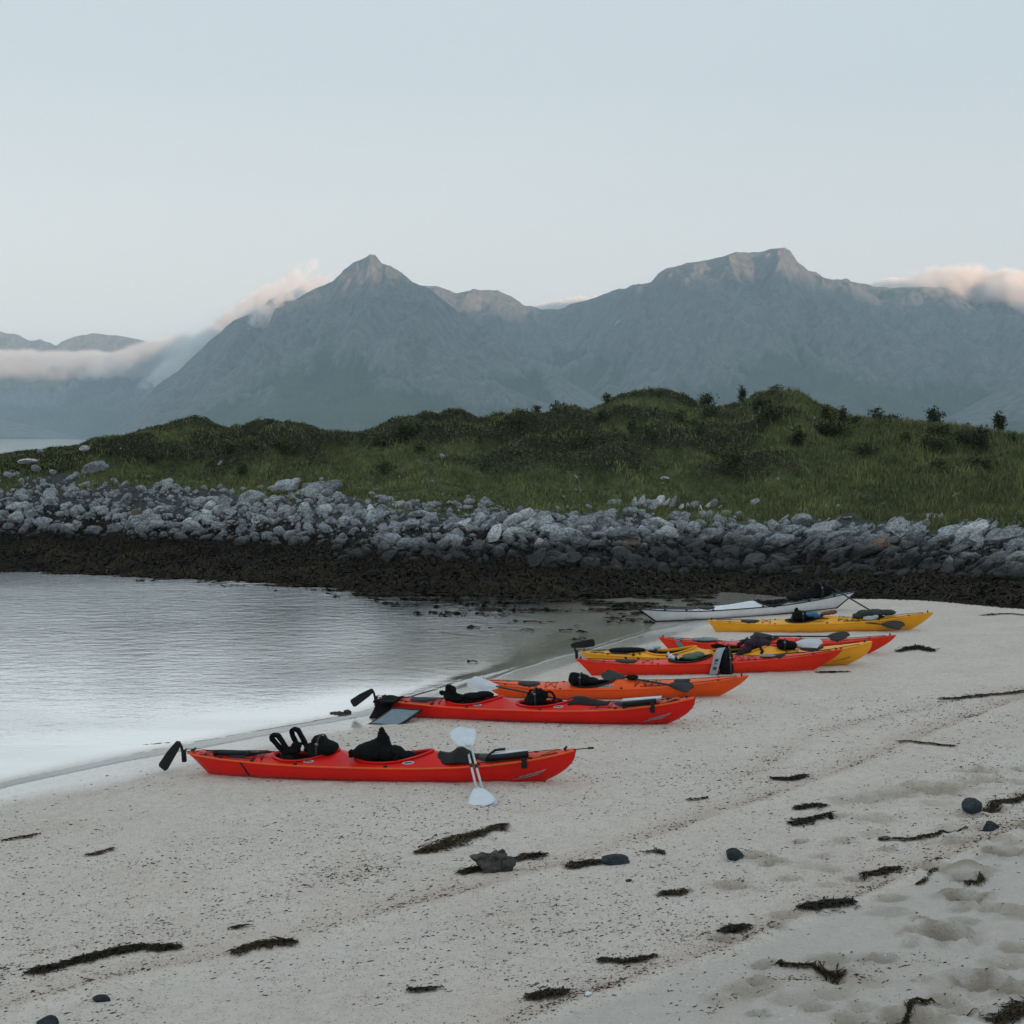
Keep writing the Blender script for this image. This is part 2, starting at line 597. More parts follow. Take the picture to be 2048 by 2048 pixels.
b.inputs['Coat Roughness'].default_value = .10
nt.links.new(N.math('MULTIPLY_ADD', wet, .5, .4), b.inputs['Specular IOR Level'])
hh = N.math('ADD', N.math('MULTIPLY', N.noise(P, 18, 4, .65), 1.0), N.math('MULTIPLY', n3, .35))
bs = N.n('Bump', i_Height=hh, i_Distance=.04)
nt.links.new(N.math('MULTIPLY_ADD', wet, -.85, .95), bs.inputs['Strength'])
nt.links.new(bs.outputs[0], b.inputs['Normal'])
nt.links.new(b.outputs[0], out.inputs['Surface'])
M['sand'] = m

WETD = 1.35 + .55 * fbm(X1 * .25 + 5, Y1 * .25, 3)
wetv = (1 - sstep(.75, 1.25, bd / np.maximum(WETD, .3))) * sstep(-.5, .1, bd)
me = mesh('beach', np.stack([X1, Y1, bz], 1), grid_faces(len(by), len(bx)), M['sand'], True, np.stack([litter, smoothsand, damp], 1))
a = me.attributes.new('wet', 'FLOAT', 'POINT')
a.data.foreach_set('value', wetv.astype(np.float32))
obj('beach', me, kind='structure')

# ------------------------------------------------------------------ the sea
sx = uneven([(-8900, -400, 12), (-400, -40, 20), (-40, -16, 40), (-16, 10, 430), (10, 40, 30), (40, 400, 16), (400, 8900, 12)])
sy = uneven([(-6900, -300, 10), (-300, 8, 20), (8, 17, 40), (17, 30, 240), (30, 48, 180), (48, 110, 40), (110, 600, 20), (600, 11400, 16)])
SX, SY = np.meshgrid(sx, sy)
X2, Y2 = SX.ravel(), SY.ravel()
sd = curve_dist(X2, Y2, SHORE)
near = sstep(60, 45, Y2) * sstep(-24, -14, X2)
wav = .010 * fbm(X2 * .9 - Y2 * .35, Y2 * 1.6, 3) * near * sstep(-4, -16, sd)
lipd = .10 + .22 * fbm(X2 * .22 + 3, Y2 * .22, 3)
lip = .017 * np.exp(-((sd - lipd) / np.where(sd > lipd, .10, .30)) ** 2) * near * sstep(36, 27, Y2) * (.75 + .5 * fbm(X2 * .5, Y2 * .5, 2))
film = beach_base(sd) + .0045 - .03 * sstep(.85, 1.15, sd / (.48 + .35 * fbm(X2 * .3 + 9, Y2 * .3, 3)))
sz = np.where(sd > lipd, np.maximum(film, -.004 - .03 * sd) + lip, wav + lip)
sz = np.where(sd > 2.5, np.minimum(sz, -.02), sz)
m, nt, out = nodemat('sea_water')
N = NT(nt)
P = N.pos()
calm = N.n('SeparateColor', i_Color=N.attr('col')).outputs[0]
w1 = N.noise(N.scalev(P, (1.0, 1.7, 1)), 1.6, 5, .62)
w2 = N.noise(N.scalev(P, (1.0, 1.5, 1)), 6.5, 3, .6)
hgt = N.math('ADD', w1, N.math('MULTIPLY', w2, .22))
bs = N.n('Bump', i_Height=hgt, i_Distance=.15)
nt.links.new(calm, bs.inputs['Strength'])
nrm = bs.outputs[0]
fr = N.n('Fresnel', i_IOR=1.45, i_Normal=nrm).outputs[0]
gl = N.n('BsdfGlossy', i_Color=(1, 1, 1), i_Roughness=N.math('MULTIPLY_ADD', calm, .14, .02), i_Normal=nrm)
tr = N.n('BsdfRefraction', i_Color=(.93, .97, .96), i_IOR=1.333, i_Roughness=.02, i_Normal=nrm)
mx = N.n('MixShader')
# wind ruffled open water shows many more sky facing facets than a flat sheet
opn = N.n('SeparateColor', i_Color=N.attr('col')).outputs[1]
fr = N.n('Clamp', i_Value=N.math('MULTIPLY_ADD', opn, .86, N.math('MULTIPLY', fr, .85))).outputs[0]
nt.links.new(fr, mx.inputs[0]); nt.links.new(tr.outputs[0], mx.inputs[1]); nt.links.new(gl.outputs[0], mx.inputs[2])
nt.links.new(mx.outputs[0], out.inputs['Surface'])
M['sea'] = m
# the corner under the headland lies in its lee and is calmer; the open bay is ruffled
lee = np.clip(sstep(-1.0, 3.5, X2) * sstep(34, 40, Y2 + 1.5 * fbm(X2 * .3, Y2 * .4, 3)) * sstep(-1.2, -3.0, sd), 0, 1)
gust = np.clip(.85 + .5 * fbm(X2 * .12, Y2 * .3, 3), .3, 1.3)
strg = np.where(near > .01, (1 - .55 * lee) * gust * (.15 + .85 * sstep(-7, -24, sd)), .06) * (.10 + .90 * sstep(.0, -3.5, sd))
me = mesh('sea', np.stack([X2, Y2, sz], 1), grid_faces(len(sy), len(sx)), M['sea'], True, np.stack([np.clip(strg, 0, 1), np.clip(near * (1 - .95 * lee) * (1 - .9 * sstep(26, 31, Y2) * sstep(-6, -2.0, sd)) * sstep(.6, -.6, sd) * (.8 + .3 * fbm(X2 * .15, Y2 * .4, 3)), 0, 1), 0 * strg], 1))
obj('sea', me, kind='structure')

# ------------------------------------------------------------------ the headland across the bay
_toe_px = [(-500, 1138), (0, 1139), (127, 1143), (297, 1153), (424, 1156), (530, 1164), (652, 1172), (742, 1184), (900, 1186), (1024, 1187), (1200, 1190), (1416, 1191), (1600, 1194), (1845, 1199), (2020, 1214), (2140, 1222), (2500, 1240)]
_toe = []
for u, v in _toe_px:
    p = px_plane(u, v, 0.0)
    if u > 1300: p = on_beach(u, v)
    _toe.append((u, p[1], p[2]))
_toe = np.array(_toe)
U_ = np.array([-500, 0, 100, 200, 400, 600, 700, 900, 1024, 1200, 1400, 1600, 1800, 2048, 2500.])
V_RB = np.array([1055, 1060, 1057, 1055, 1064, 1076, 1088, 1086, 1094, 1112, 1122, 1122, 1122, 1128, 1140.])   # top of the dark weed
V_RT = np.array([960, 958, 958, 966, 985, 992, 1002, 1014, 1018, 1028, 1042, 1046, 1050, 1046, 1046.])          # top of the pale rocks
RIDGE = np.array([(-500, 930), (-100, 922), (0, 916), (40, 908), (100, 905), (170, 897), (180, 885), (250, 875), (300, 867), (350, 852), (375, 841), (400, 845), (440, 858), (480, 867), (530, 866),
                  (600, 870), (640, 873), (720, 870), (770, 858), (800, 853), (850, 858), (870, 853), (910, 842), (960, 842), (990, 835), (1024, 832), (1100, 833), (1170, 827), (1200, 815),
                  (1240, 795), (1290, 788), (1330, 787), (1370, 797), (1395, 813), (1450, 820), (1480, 815), (1510, 798), (1560, 788), (1585, 783), (1610, 795), (1630, 812), (1670, 825),
                  (1700, 840), (1750, 843), (1790, 845), (1830, 848), (1870, 853), (1900, 862), (1950, 868), (2000, 873), (2048, 880), (2150, 888), (2500, 900)], float)
_us = np.arange(-500, 2501, 4.0)
_rs = np.interp(_us, RIDGE[:, 0], RIDGE[:, 1])
_rs = np.convolve(np.pad(_rs, 3, mode='edge'), np.ones(7) / 7, 'valid')


def s_ridge(u): return np.interp(u, [-500, 0, 200, 400, 900, 1300, 1600, 2048, 2500], [12, 12, 16, 24, 28, 30, 30, 30, 30])


def s_rt(u): return np.interp(u, [-500, 0, 200, 400, 2500], [8.5, 8.5, 9.0, 9.5, 9.5])


def toe_y(u): return pch(u, _toe[:, 0], _toe[:, 1])
def toe_z(u): return pch(u, _toe[:, 0], _toe[:, 2])
def zrow(v, D): return HC - (v - 875.0) * D / F


_hg = np.random.default_rng(5)
HUMMOCKS = []
for _ in range(95):
    u0 = _hg.uniform(-50, 2100)
    f0 = _hg.uniform(.22, .98) ** .8
    y0 = float(toe_y(np.array(u0))) + float(s_rt(u0)) + f0 * (float(s_ridge(u0)) - float(s_rt(u0)))
    HUMMOCKS.append(((u0 - 1024) / F * y0, y0, _hg.uniform(1.3, 4.2), _hg.uniform(1.0, 2.4), _hg.uniform(.45, 1.45) * (1 - .45 * (u0 > 1620))))


def hummocks(x, y):
    z = np.zeros(np.shape(x))
    wx = x + 1.1 * fbm(x * .3, y * .3 + 7, 3); wy = y + .8 * fbm(x * .35 + 5, y * .35, 3)
    for cx, cy, rx, ry, h in HUMMOCKS:
        q = ((wx - cx) / rx) ** 2 + ((wy - cy) / ry) ** 2
        z = np.maximum(z, h * np.clip(1 - q, 0, 1) ** .75)
    return z


def heather_cover(x, y, u, s):
    pt = fbm(x * .18, y * .22, 4)
    return np.clip(sstep(.28, .75, hummocks(x, y)) * (.95 - .45 * sstep(1620, 1800, u)) + .55 * sstep(-.1, .3, pt + .5 * sstep(s_rt(u) + 7, s_rt(u) + 14, s) - .56 - .3 * sstep(1500, 1900, u)), 0, 1)


def headland(x, y, detail=True):
    D = np.maximum(y, 1.0)
    u = np.clip(1024 + F * x / D, -500, 2500)
    dt = toe_y(u)
    s = y - dt
    z0 = toe_z(u)
    sb, st, sr = 4.6, s_rt(u), s_ridge(u)
    zb = zrow(np.interp(u, U_, V_RB), dt + sb)
    zt = zrow(np.interp(u, U_, V_RT), dt + st)
    vr = np.interp(u, _us, _rs)
    zr = zrow(vr, dt + sr)
    f1 = np.clip(s / sb, 0, 1); f2 = np.clip((s - sb) / (st - sb), 0, 1); f3 = np.clip((s - st) / (sr - st), 0, 1)
    z = np.where(s < 0, z0 + .28 * s, z0 + (zb - z0) * f1 ** .85)
    z = np.where(s > sb, zb + (zt - zb) * f2, z)
    g3 = f3 * (1.25 - .25 * f3 * f3)
    z = np.where(s > st, zt + (zr - zt) * (.6 * f3 + .4 * f3 * f3 * (3 - 2 * f3)), z)
    back = np.maximum(s - sr, 0)
    z = np.where(s > sr, zr - .0045 * back ** 2 - .05 * back, z)
    z = np.maximum(z, -3.0)
    if detail:
        lo = sstep(0, 1.5, s) * sstep(sb + 1.5, sb - 1, s)
        z = z + lo * (.16 * fbm(x * .55, y * .9, 4) + .05 * fbm(x * 2.2, y * 3, 3))
        ro = sstep(sb - 1, sb + .8, s) * sstep(st + 2, st - .5, s)
        z = z + ro * .22 * fbm(x * .5 + 3, y * .5, 4)
        gr = sstep(st, st + 4, s)
        edge = 1 - .90 * np.exp(-((s - sr) / 2.8) ** 2)
        hum = fbm(x * .13 + 8, y * .17, 3)
        z = z + gr * edge * (1.2 * np.abs(hum) - .45 + .30 * fbm(x * .42, y * .45, 3, ridged=True) + hummocks(x, y))
        z = z + gr * .09 * fbm(x * 1.6, y * 1.6, 3)
    return z, s, u, sb, st, sr


hx = uneven([(-60, -24, 40), (-24, 36, 640), (36, 70, 40)])
hy = uneven([(34, 44, 110), (44, 62, 210), (62, 90, 200), (90, 150, 40)])
HX, HY = np.meshgrid(hx, hy)
X3, Y3 = HX.ravel(), HY.ravel()
hz, hs, hu, hsb, hst, hsr = headland(X3, Y3)
patch = fbm(X3 * .18, Y3 * .22, 4)
heath = heather_cover(X3, Y3, hu, hs)
m, nt, out = nodemat('headland_ground')
N = NT(nt)
P = N.pos()
A = N.n('SeparateColor', i_Color=N.attr('col'))
n1 = N.noise(P, 1.3, 5, .65); n2 = N.noise(P, 9, 4, .65)
kelp = N.mix(N.ramp(n2, .35, .65), (.012, .009, .006), (.040, .027, .013))
rock = N.mix(N.ramp(n2, .35, .7), (.020, .022, .022), (.085, .095, .098))
grass = N.mix(N.ramp(n1, .35, .65), (.040, .056, .022), (.145, .160, .062))
grass = N.mix(N.math('MULTIPLY', N.ramp(n2, .55, .75), .5), grass, (.11, .11, .05))
hea = N.mix(N.ramp(n2, .35, .7), (.018, .020, .011), (.045, .047, .022))
g = N.mix(A.outputs[2], grass, hea)
c = N.mix(A.outputs[0], kelp, rock)
c = N.mix(A.outputs[1], c, g)
b = N.n('BsdfPrincipled', i_Base_Color=c, i_Roughness=.85)
b.inputs['Specular IOR Level'].default_value = .25
nt.links.new(N.bump(N.math('ADD', n1, n2), .8, .12), b.inputs['Normal'])
nt.links.new(b.outputs[0], out.inputs['Surface'])
jit = 1.3 * fbm(X3 * .5 + 2, Y3 * .5, 4)
isrock = sstep(-.4, .6, hs - hsb + jit)
isgrass = sstep(-.5, .7, hs - hst + .5 + 3.4 * fbm(X3 * .35, Y3 * .35 + 30, 4))
me = mesh('headland', np.stack([X3, Y3, hz], 1), grid_faces(len(hy), len(hx)), m, True, np.stack([isrock, isgrass, heath], 1))
obj('headland', me, kind='structure')

# ------------------------------------------------------------------ the mountains
m, nt, out = nodemat('mountain_slope')
N = NT(nt)
P = N.pos()
gn = N.n('NewGeometry')
nz = N.n('SeparateXYZ', i_Vector=gn.outputs['Normal']).outputs[2]
pz = N.n('SeparateXYZ', i_Vector=P).outputs[2]
n1 = N.noise(P, .006, 7, .62); n2 = N.noise(N.scalev(P, (1, 1, .35)), .03, 6, .7); n3 = N.noise(P, .0022, 4, .6)
rockc = N.mix(N.ramp(n2, .3, .7), (.055, .064, .070), (.170, .178, .180))
grs = N.mix(N.ramp(n1, .3, .7), (.020, .044, .022), (.045, .080, .038))
fac = N.math('ADD', N.math('MULTIPLY_ADD', nz, -1.5, 1.15), N.math('MULTIPLY_ADD', n1, 1.2, -.6))
fac = N.math('ADD', fac, N.math('MULTIPLY_ADD', n2, .9, -.45))
fac = N.math('ADD', fac, N.ramp(pz, 250, 900))
ga = N.n('SeparateColor', i_Color=N.attr('col'))
fac = N.math('ADD', N.math('MULTIPLY', N.ramp(fac, .25, .70), .35), N.math('MULTIPLY', ga.outputs[0], .75))
fac = N.ramp(N.math('ADD', fac, N.math('MULTIPLY_ADD', n2, .3, -.15)), .32, .80)
c = N.mix(fac, grs, rockc)
scree = N.math('MULTIPLY', ga.outputs[1], N.ramp(n2, .35, .6))
c = N.mix(N.math('MULTIPLY', scree, .5), c, (.21, .21, .205))
b = N.n('BsdfPrincipled', i_Base_Color=c, i_Roughness=.95)
b.inputs['Specular IOR Level'].default_value = .1
nt.links.new(N.bump(N.math('ADD', n2, n1), .7, 24.0), b.inputs['Normal'])
nt.links.new(b.outputs[0], out.inputs['Surface'])
M['mountain'] = m


def mountain(name, sil, yr_pts, yb_pts, nu, nr, seed, gully=55.0, power=1.35, back=1500.0):
    sil = np.array(sil, float)
    us = np.linspace(sil[0, 0], sil[-1, 0], nu)
    vs = np.interp(us, sil[:, 0], sil[:, 1])
    vs = vs + .8 * fbm(us * .11 + seed, us * 0 + 3.3, 3)
    yr = pch(us, *np.array(yr_pts, float).T); yb = pch(us, *np.array(yb_pts, float).T)
    zr = np.maximum(zrow(vs, yr), -4)
    t = np.r_[np.linspace(0, 1, nr) ** .9, 1 + np.linspace(0, 1, 24)[1:]]
    T, Uu = np.meshgrid(t, us, indexing='ij')
    fr = np.clip(T, 0, 1)
    ZR, YR, YB = zr[None], yr[None], yb[None]
    Y = np.where(T <= 1, YB + (YR - YB) * fr, YR + (T - 1) * back)
    X = (Uu - 1024) / F * Y
    base = -6 + (ZR + 6) * (.30 * fr + .70 * fr ** (power + .9))
    Xw, Yw = X / 1000, Y / 1000
    warp = .18 * fbm(Xw * 2 + seed, Yw * 2, 3)
    big = fbm((Xw + warp) * 3.2 + seed, (Yw + warp) * 1.5, 5, .5, ridged=True)
    gul = fbm((Xw + warp * .5) * 7 + seed * 2, (Yw) * 1.6, 4, .45, ridged=True)
    iso = fbm(Xw * 14 + seed, Yw * 14, 4)
    env = np.clip(fr * (1 - fr) * 4, 0, 1) ** .6
    env2 = np.clip((1 - fr) * 12, 0, 1) * np.clip(fr * 5, 0, 1)
    sc = np.clip(ZR / 400, .15, 1.3)
    Z = base + sc * (env * (gully * 1.5 * (big - .1)) + env2 * (gully * (.25 + .75 * sstep(.2, .55, fr)) * .85 * gul + 6 * iso))
    # never above the skyline seen from the beach
    lim = HC + (ZR - HC) * Y / YR - 1.0
    Z = np.where(fr < .985, np.minimum(Z, lim - (1 - fr) * 14 * sc), Z)
    Z = np.where(T > 1, ZR - (ZR + 6) * (T - 1) ** 1.2, Z)
    Z = np.maximum(Z, -6)
    V = np.stack([X, Y, Z], -1)
    streak = fbm((Xw + warp * .5) * 24 + seed, Yw * 3.0, 4, .6, ridged=True)
    rk = sstep(-.05, .50, .40 * gul + .45 * streak + 1.3 * big - .30 + 1.3 * (fr - .72) + .9 * fbm((Xw + warp) * 1.6 + seed * 5, Yw * .8, 3))
    rk = rk * (.12 + .88 * sstep(.22, .55, fr + .25 * big))
    scr = sstep(.25, .6, fbm((Xw + warp) * 5 + seed * 3, Yw * 1.1, 4)) * sstep(.05, .3, fr) * sstep(.95, .6, fr)
    me = mesh(name, V.reshape(-1, 3), grid_faces(len(t), nu), M['mountain'], True, np.stack([rk, scr, 0 * rk], -1).reshape(-1, 3))
    o = obj(name, me, kind='structure')
    return V


SIL_LEFT = [(150, 892), (190, 880), (228, 866), (286, 811), (318, 769), (360, 742), (387, 716), (424, 681), (456, 657), (477, 644), (509, 628), (530, 612), (546, 599), (555, 596), (564, 604), (604, 600),
            (636, 580), (668, 565), (689, 546), (710, 528), (731, 520), (742, 514), (753, 518), (766, 533), (782, 534), (806, 549), (827, 567), (860, 580), (890, 604), (940, 640), (1024, 692), (1100, 742), (1200, 800), (1300, 858), (1340, 884)]
SIL_RIGHT = [(640, 640), (760, 600), (827, 572), (853, 574), (875, 575), (912, 589), (933, 587), (970, 583), (996, 583), (1024, 597), (1050, 615), (1082, 626), (1119, 620), (1162, 607), (1204, 592), (1252, 581), (1300, 567),
             (1315, 549), (1331, 539), (1368, 533), (1405, 525), (1443, 516), (1469, 508), (1496, 511), (1522, 508), (1543, 501), (1565, 500), (1575, 506), (1591, 530), (1612, 546), (1649, 560),
             (1686, 566), (1724, 570), (1745, 576), (1777, 580), (1835, 575), (1872, 576), (1893, 578), (1914, 589), (1946, 606), (2048, 604), (2200, 620), (2500, 660), (2900, 700)]
SIL_FAR = [(-900, 700), (-500, 650), (-200, 690), (-60, 655), (0, 665), (32, 670), (64, 684), (85, 680), (117, 695), (127, 687), (150, 677), (170, 671), (239, 672), (276, 679), (318, 689), (345, 697), (420, 730), (560, 800), (700, 860)]
SIL_LOW = [(-700, 800), (-200, 815), (0, 838), (60, 850), (130, 868), (190, 880), (240, 884)]
SIL_SPUR = [(1760, 884), (1840, 862), (1900, 833), (1960, 800), (2048, 745), (2200, 680), (2500, 600), (2800, 640)]
ML = mountain('mountain', SIL_LEFT, [(150, 4300), (555, 4700), (742, 4500), (1024, 4000), (1340, 3500)], [(150, 3300), (742, 2900), (1340, 3000)], 620, 190, 3.0, 60)
MR = mountain('mountain', SIL_RIGHT, [(640, 5600), (900, 5600), (1082, 5900), (1300, 5100), (1565, 4900), (1800, 5600), (2900, 5600)], [(640, 3600), (1100, 3700), (1500, 3000), (2900, 3000)], 820, 210, 9.0, 62)
MF = mountain('mountain', SIL_FAR, [(-900, 8300), (700, 8300)], [(-900, 5600), (0, 5600), (700, 6200)], 420, 110, 17.0, 70)
MW = mountain('hill', SIL_LOW, [(-700, 5000), (240, 5000)], [(-700, 4200), (240, 4400)], 160, 50, 23.0, 25)
MS = mountain('mountain', SIL_SPUR, [(1760, 3300), (2800, 3500)], [(1760, 2800), (2800, 2400)], 220, 90, 29.0, 40)

# the range behind the beach that keeps the low sun off everything but the summits
pr = np.array([.906, .4226]); sdh = np.array([.4226, -.906])
ls = np.linspace(-5200, 6500, 420)
hp = np.interp(ls, [-5200, -2500, 885, 1369, 1521, 2200, 3006, 4031, 6500], [600, 630, 650, 735, 790, 812, 830, 752, 720])
hp = hp - 22 * sstep(1400, 1560, ls) * sstep(4000, 3200, ls) + 14 * fbm(ls / 420, ls * 0, 4)
ks = np.r_[np.linspace(-2600, 0, 60), np.linspace(0, 900, 16)[1:]]
Kk, Ll = np.meshgrid(ks, ls, indexing='ij')
fall = np.where(Kk < 0, np.clip(1 + Kk / 2600, 0, 1) ** 1.5, 1 - (Kk / 900) * .35)
Zr = -6 + (hp[None] + 6) * fall + 60 * fbm(Ll / 500, Kk / 500, 5, ridged=True) * np.clip(-Kk / 400, 0, 1) * np.clip((Kk + 2600) / 700, 0, 1)
bp = sdh * 4000
V = np.stack([bp[0] + pr[0] * Ll + sdh[0] * Kk, bp[1] + pr[1] * Ll + sdh[1] * Kk, Zr], -1)
obj('mountain_range', mesh('mountain_range', V.reshape(-1, 3), grid_faces(len(ks), len(ls)), M['mountain'], True, np.full((V.size // 3, 3), .5)), kind='structure')


def at_px(V, u, v):
    """the point of a slope seen at a pixel"""
    Q = V.reshape(-1, 3)
    uu = 1024 + F * Q[:, 0] / Q[:, 1]; vv = 875 - F * (Q[:, 2] - HC) / Q[:, 1]
    return Q[np.argmin((uu - u) ** 2 + (vv - v) ** 2)]


# lingering snow
M['seam_highlight'] = plastic('orange_highlight_seam', (.86, .13, .015), .3)  # orange paints in the skylight catching the red kayaks' raised seams
M['snow'] = simple('old_snow', (.75, .77, .80), .6, .05, .05)
pa, pb = at_px(MR, 1228, 658), at_px(MR, 1240, 648)
ax = (pb - pa); ax /= np.linalg.norm(ax)
sn = np.cross(ax, [0, 1, .0]); sn /= np.linalg.norm(sn)
V = []
for k, t in enumerate(np.linspace(0, 1, 9)):
    q = pa + (pb - pa) * t + np.array([0, -14, 8])
    w = 4.2 * math.sin(math.pi * (.08 + .84 * t)) + 1.0
    for s_ in (-1, 0, 1):
        V.append(q + sn * s_ * w + np.array([0, -3.5 if s_ == 0 else 6, 0]))
obj('snow_patch', mesh('snow_patch', V, grid_faces(9, 3), M['snow']), label='thin white streak of old snow in the gully between two summits', cat='snow patch')


# ------------------------------------------------------------------ clouds lying on the ridges
def cloud(name, centre, radii, rot, dens, label, nscale=2.2, seed=0.0, edge=.95, amp=2.1):
    m, nt, out = nodemat(name)
    N = NT(nt)
    p = N.objc()
    ln = N.n('VectorMath', operation='LENGTH', i_0=p).outputs['Value']
    fall = N.math('SUBTRACT', 1.0, N.math('POWER', ln, 2.0))
    mp = N.n('Mapping', i_Vector=p, i_Location=(seed, seed * .7, -seed), i_Scale=tuple(r / min(radii[0], radii[2] * 3) for r in radii))
    nz_ = N.noise(mp.outputs[0], nscale * 1.15, 7, .60, .25)
    dn = N.math('ADD', N.math('MULTIPLY', fall, edge), N.math('MULTIPLY_ADD', nz_, amp * 2, -amp * 1.12))
    dn = N.math('MULTIPLY', N.n('Clamp', i_Value=dn).outputs[0], dens * 4.5)
    dn = N.math('MULTIPLY', dn, N.ramp(ln, 1.0, .75))
    v = N.n('VolumePrincipled', i_Color=(.995, .99, .985), i_Density=dn, i_Anisotropy=0.0)
    nt.links.new(v.outputs[0], out.inputs['Volume'])
    V, Fs = ICO[3]
    me = mesh(name, V, Fs, m)
    o = obj(name, me, label=label, cat='cloud', kind='stuff')
    o.location = centre; o.scale = radii; o.rotation_euler = rot
    return o


def far(u, v, D): return np.array([(u - 1024) / F * D, D, zrow(v, D)])


cloud('fog_bank', far(60, 732, 7000), (1150, 420, 88), (0, 0, 0), .008, 'long flat fog bank lying below the far left summits', 2.4, 1.0)
cloud('fog_bank', far(315, 712, 6600), (400, 300, 80), (0, R(-14), 0), .007, 'fog where the flat bank meets the mountain flank', 2.4, 5.0)
cloud('fog_bank', far(460, 655, 5700), (520, 200, 56), (0, R(-36), 0), .007, 'thin pink fog rising behind the steep left flank', 2.6, 9.0)
cloud('fog_bank', far(588, 598, 5300), (200, 140, 38), (0, R(-30), 0), .008, 'bright wisp of fog beside the pointed summit', 2.6, 12.0)
cloud('fog_bank', far(548, 622, 4480), (105, 60, 62), (0, R(-40), 0), .012, 'ragged fog spilling over the notch below the pointed summit', 2.2, 15.0, .85, 2.4)
cloud('fog_bank', far(1115, 618, 6300), (260, 150, 42), (0, R(-12), 0), .009, 'low bright cloud behind the saddle between the summits', 2.4, 21.0)
cloud('fog_bank', far(1965, 588, 5500), (360, 220, 112), (0, R(8), 0), .012, 'billowing pink cloud draped on the right ridge', 2.5, 31.0, 1.0, 2.3)
cloud('fog_bank', far(2090, 620, 5300), (300, 200, 90), (0, R(20), 0), .010, 'cloud sinking down the slope at the right edge', 2.3, 36.0)
cloud('fog_bank', far(1800, 575, 5900), (170, 120, 40), (0, R(4), 0), .009, 'thin white cloud just behind the right ridge', 2.4, 41.0)

# ------------------------------------------------------------------ rocks of the far shore
def rock_mat(name, lo, hi, z_dark=None):
    m, nt, out = nodemat(name)
    N = NT(nt)
    p = N.objc(); w = N.pos()
    rnd = N.n('ObjectInfo').outputs['Random']
    n1 = N.noise(w, 2.2, 5, .65); n2 = N.noise(w, 11, 5, .7)
    c = N.mix(N.ramp(n2, .30, .62), lo, hi)
    crk = N.n('TexVoronoi', i_Vector=N.n('Mapping', i_Vector=w, i_Rotation=(0, .6, .3), i_Scale=(1.0, 1.0, 2.2)).outputs[0], i_Scale=3.2, feature='DISTANCE_TO_EDGE').outputs['Distance']
    c = N.mix(N.math('MULTIPLY', N.ramp(crk, .05, .0), .7), c, tuple(x * .3 for x in lo))
    c = N.mix(N.math('MULTIPLY', N.ramp(n1, .5, .7), .5), c, tuple(x * .55 for x in lo))
    v = N.math('MULTIPLY_ADD', rnd, .75, .62)
    c = N.mix(1.0, c, N.n('CombineColor', i_Red=v, i_Green=v, i_Blue=v).outputs[0], 'MULTIPLY')
    lich = N.ramp(N.noise(w, 6, 4, .7), .64, .72)
    c = N.mix(N.math('MULTIPLY', lich, .35), c, (.20, .21, .17))
    # the black band of lichen and weed that the tide leaves on the foot of the rocks
    if z_dark is not None:
        z = N.n('SeparateXYZ', i_Vector=w).outputs[2]
        zz = N.math('ADD', z, N.math('MULTIPLY_ADD', n1, 1.0, -.5))
        k = N.ramp(zz, z_dark + .55, z_dark - .05)
        c = N.mix(N.math('MULTIPLY', k, .9), c, (.014, .013, .011))
    b = N.n('BsdfPrincipled', i_Base_Color=c, i_Roughness=.85)
    b.inputs['Specular IOR Level'].default_value = .3
    nt.links.new(N.bump(N.math('ADD', n1, n2), .7, .06), b.inputs['Normal'])
    nt.links.new(b.outputs[0], out.inputs['Surface'])
    return m


M['rock'] = rock_mat('shore_rock', (.085, .095, .10), (.45, .48, .50), 1.15)
M['rockpale'] = rock_mat('pale_rock', (.26, .275, .28), (.60, .62, .62), 1.15)
M['rockrust'] = rock_mat('rust_stained_rock', (.14, .12, .10), (.30, .20, .14), 1.0)
M['beachrock'] = rock_mat('dark_beach_rock', (.018, .026, .030), (.045, .058, .066))


def rock_geo(seed, sub=3, flat=.75, planes=9, rough=.10):
    g = np.random.default_rng(seed)
    V = ICO[sub][0].copy()
    for _ in range(planes):
        n = g.normal(size=3); n /= np.linalg.norm(n)
        o = g.uniform(.45, .85)
        dd = V @ n - o
        V -= np.where(dd > 0, dd * .92, 0)[:, None] * n
    V *= (1 + rough * perlin3(V * 2.1 + seed * 3.7) + rough * .5 * perlin3(V * 5 + seed))[:, None]
    V *= np.array([1.0, g.uniform(.65, 1.0), flat * g.uniform(.75, 1.1)])
    V /= np.abs(V).max()
    return V


ROCKS = [mesh('boulder', rock_geo(50 + k), ICO[3][1], M['rock']) for k in range(14)]
SLABS = [mesh('boulder', rock_geo(90 + k, 3, .58, 14, .16) * np.array([1, .75, .95]), ICO[3][1], M['rock']) for k in range(10)]
for me_ in ROCKS + SLABS:
    me_.polygons.foreach_set('use_smooth', np.zeros(len(me_.polygons), bool))


def head_at(u, s):
    dt = float(toe_y(np.array([u]))[0]); y = dt + s
    x = (u - 1024) / F * y
    z = float(headland(np.array([x]), np.array([y]))[0][0])
    return np.array([x, y, z])


def head_px(u, v):
    """where a pixel meets the headland"""
    dt = float(toe_y(np.array([u]))[0])
    ss = np.linspace(0, 40, 400)
    y = dt + ss; x = (u - 1024) / F * y
    z = headland(x, y)[0]
    vv = 875 - F * (z - HC) / y
    k = np.argmax(vv <= v)
    return np.array([x[k], y[k], z[k]])


def put_rock(mesh_, p, size, rot, label, group=None, name='boulder', sink=.25, m=None, sc=(1, 1, 1)):
    o = bpy.data.objects.new(name, mesh_)
    COL.objects.link(o)
    o.location = (p[0], p[1], p[2] + size * sc[2] * (.45 - sink))
    o.scale = (size * sc[0], size * sc[1], size * sc[2])
    o.rotation_euler = rot
    if m is not None:
        o.material_slots[0].link = 'OBJECT'
        o.material_slots[0].material = m
    tag(o, label, 'boulder', group)
    return o


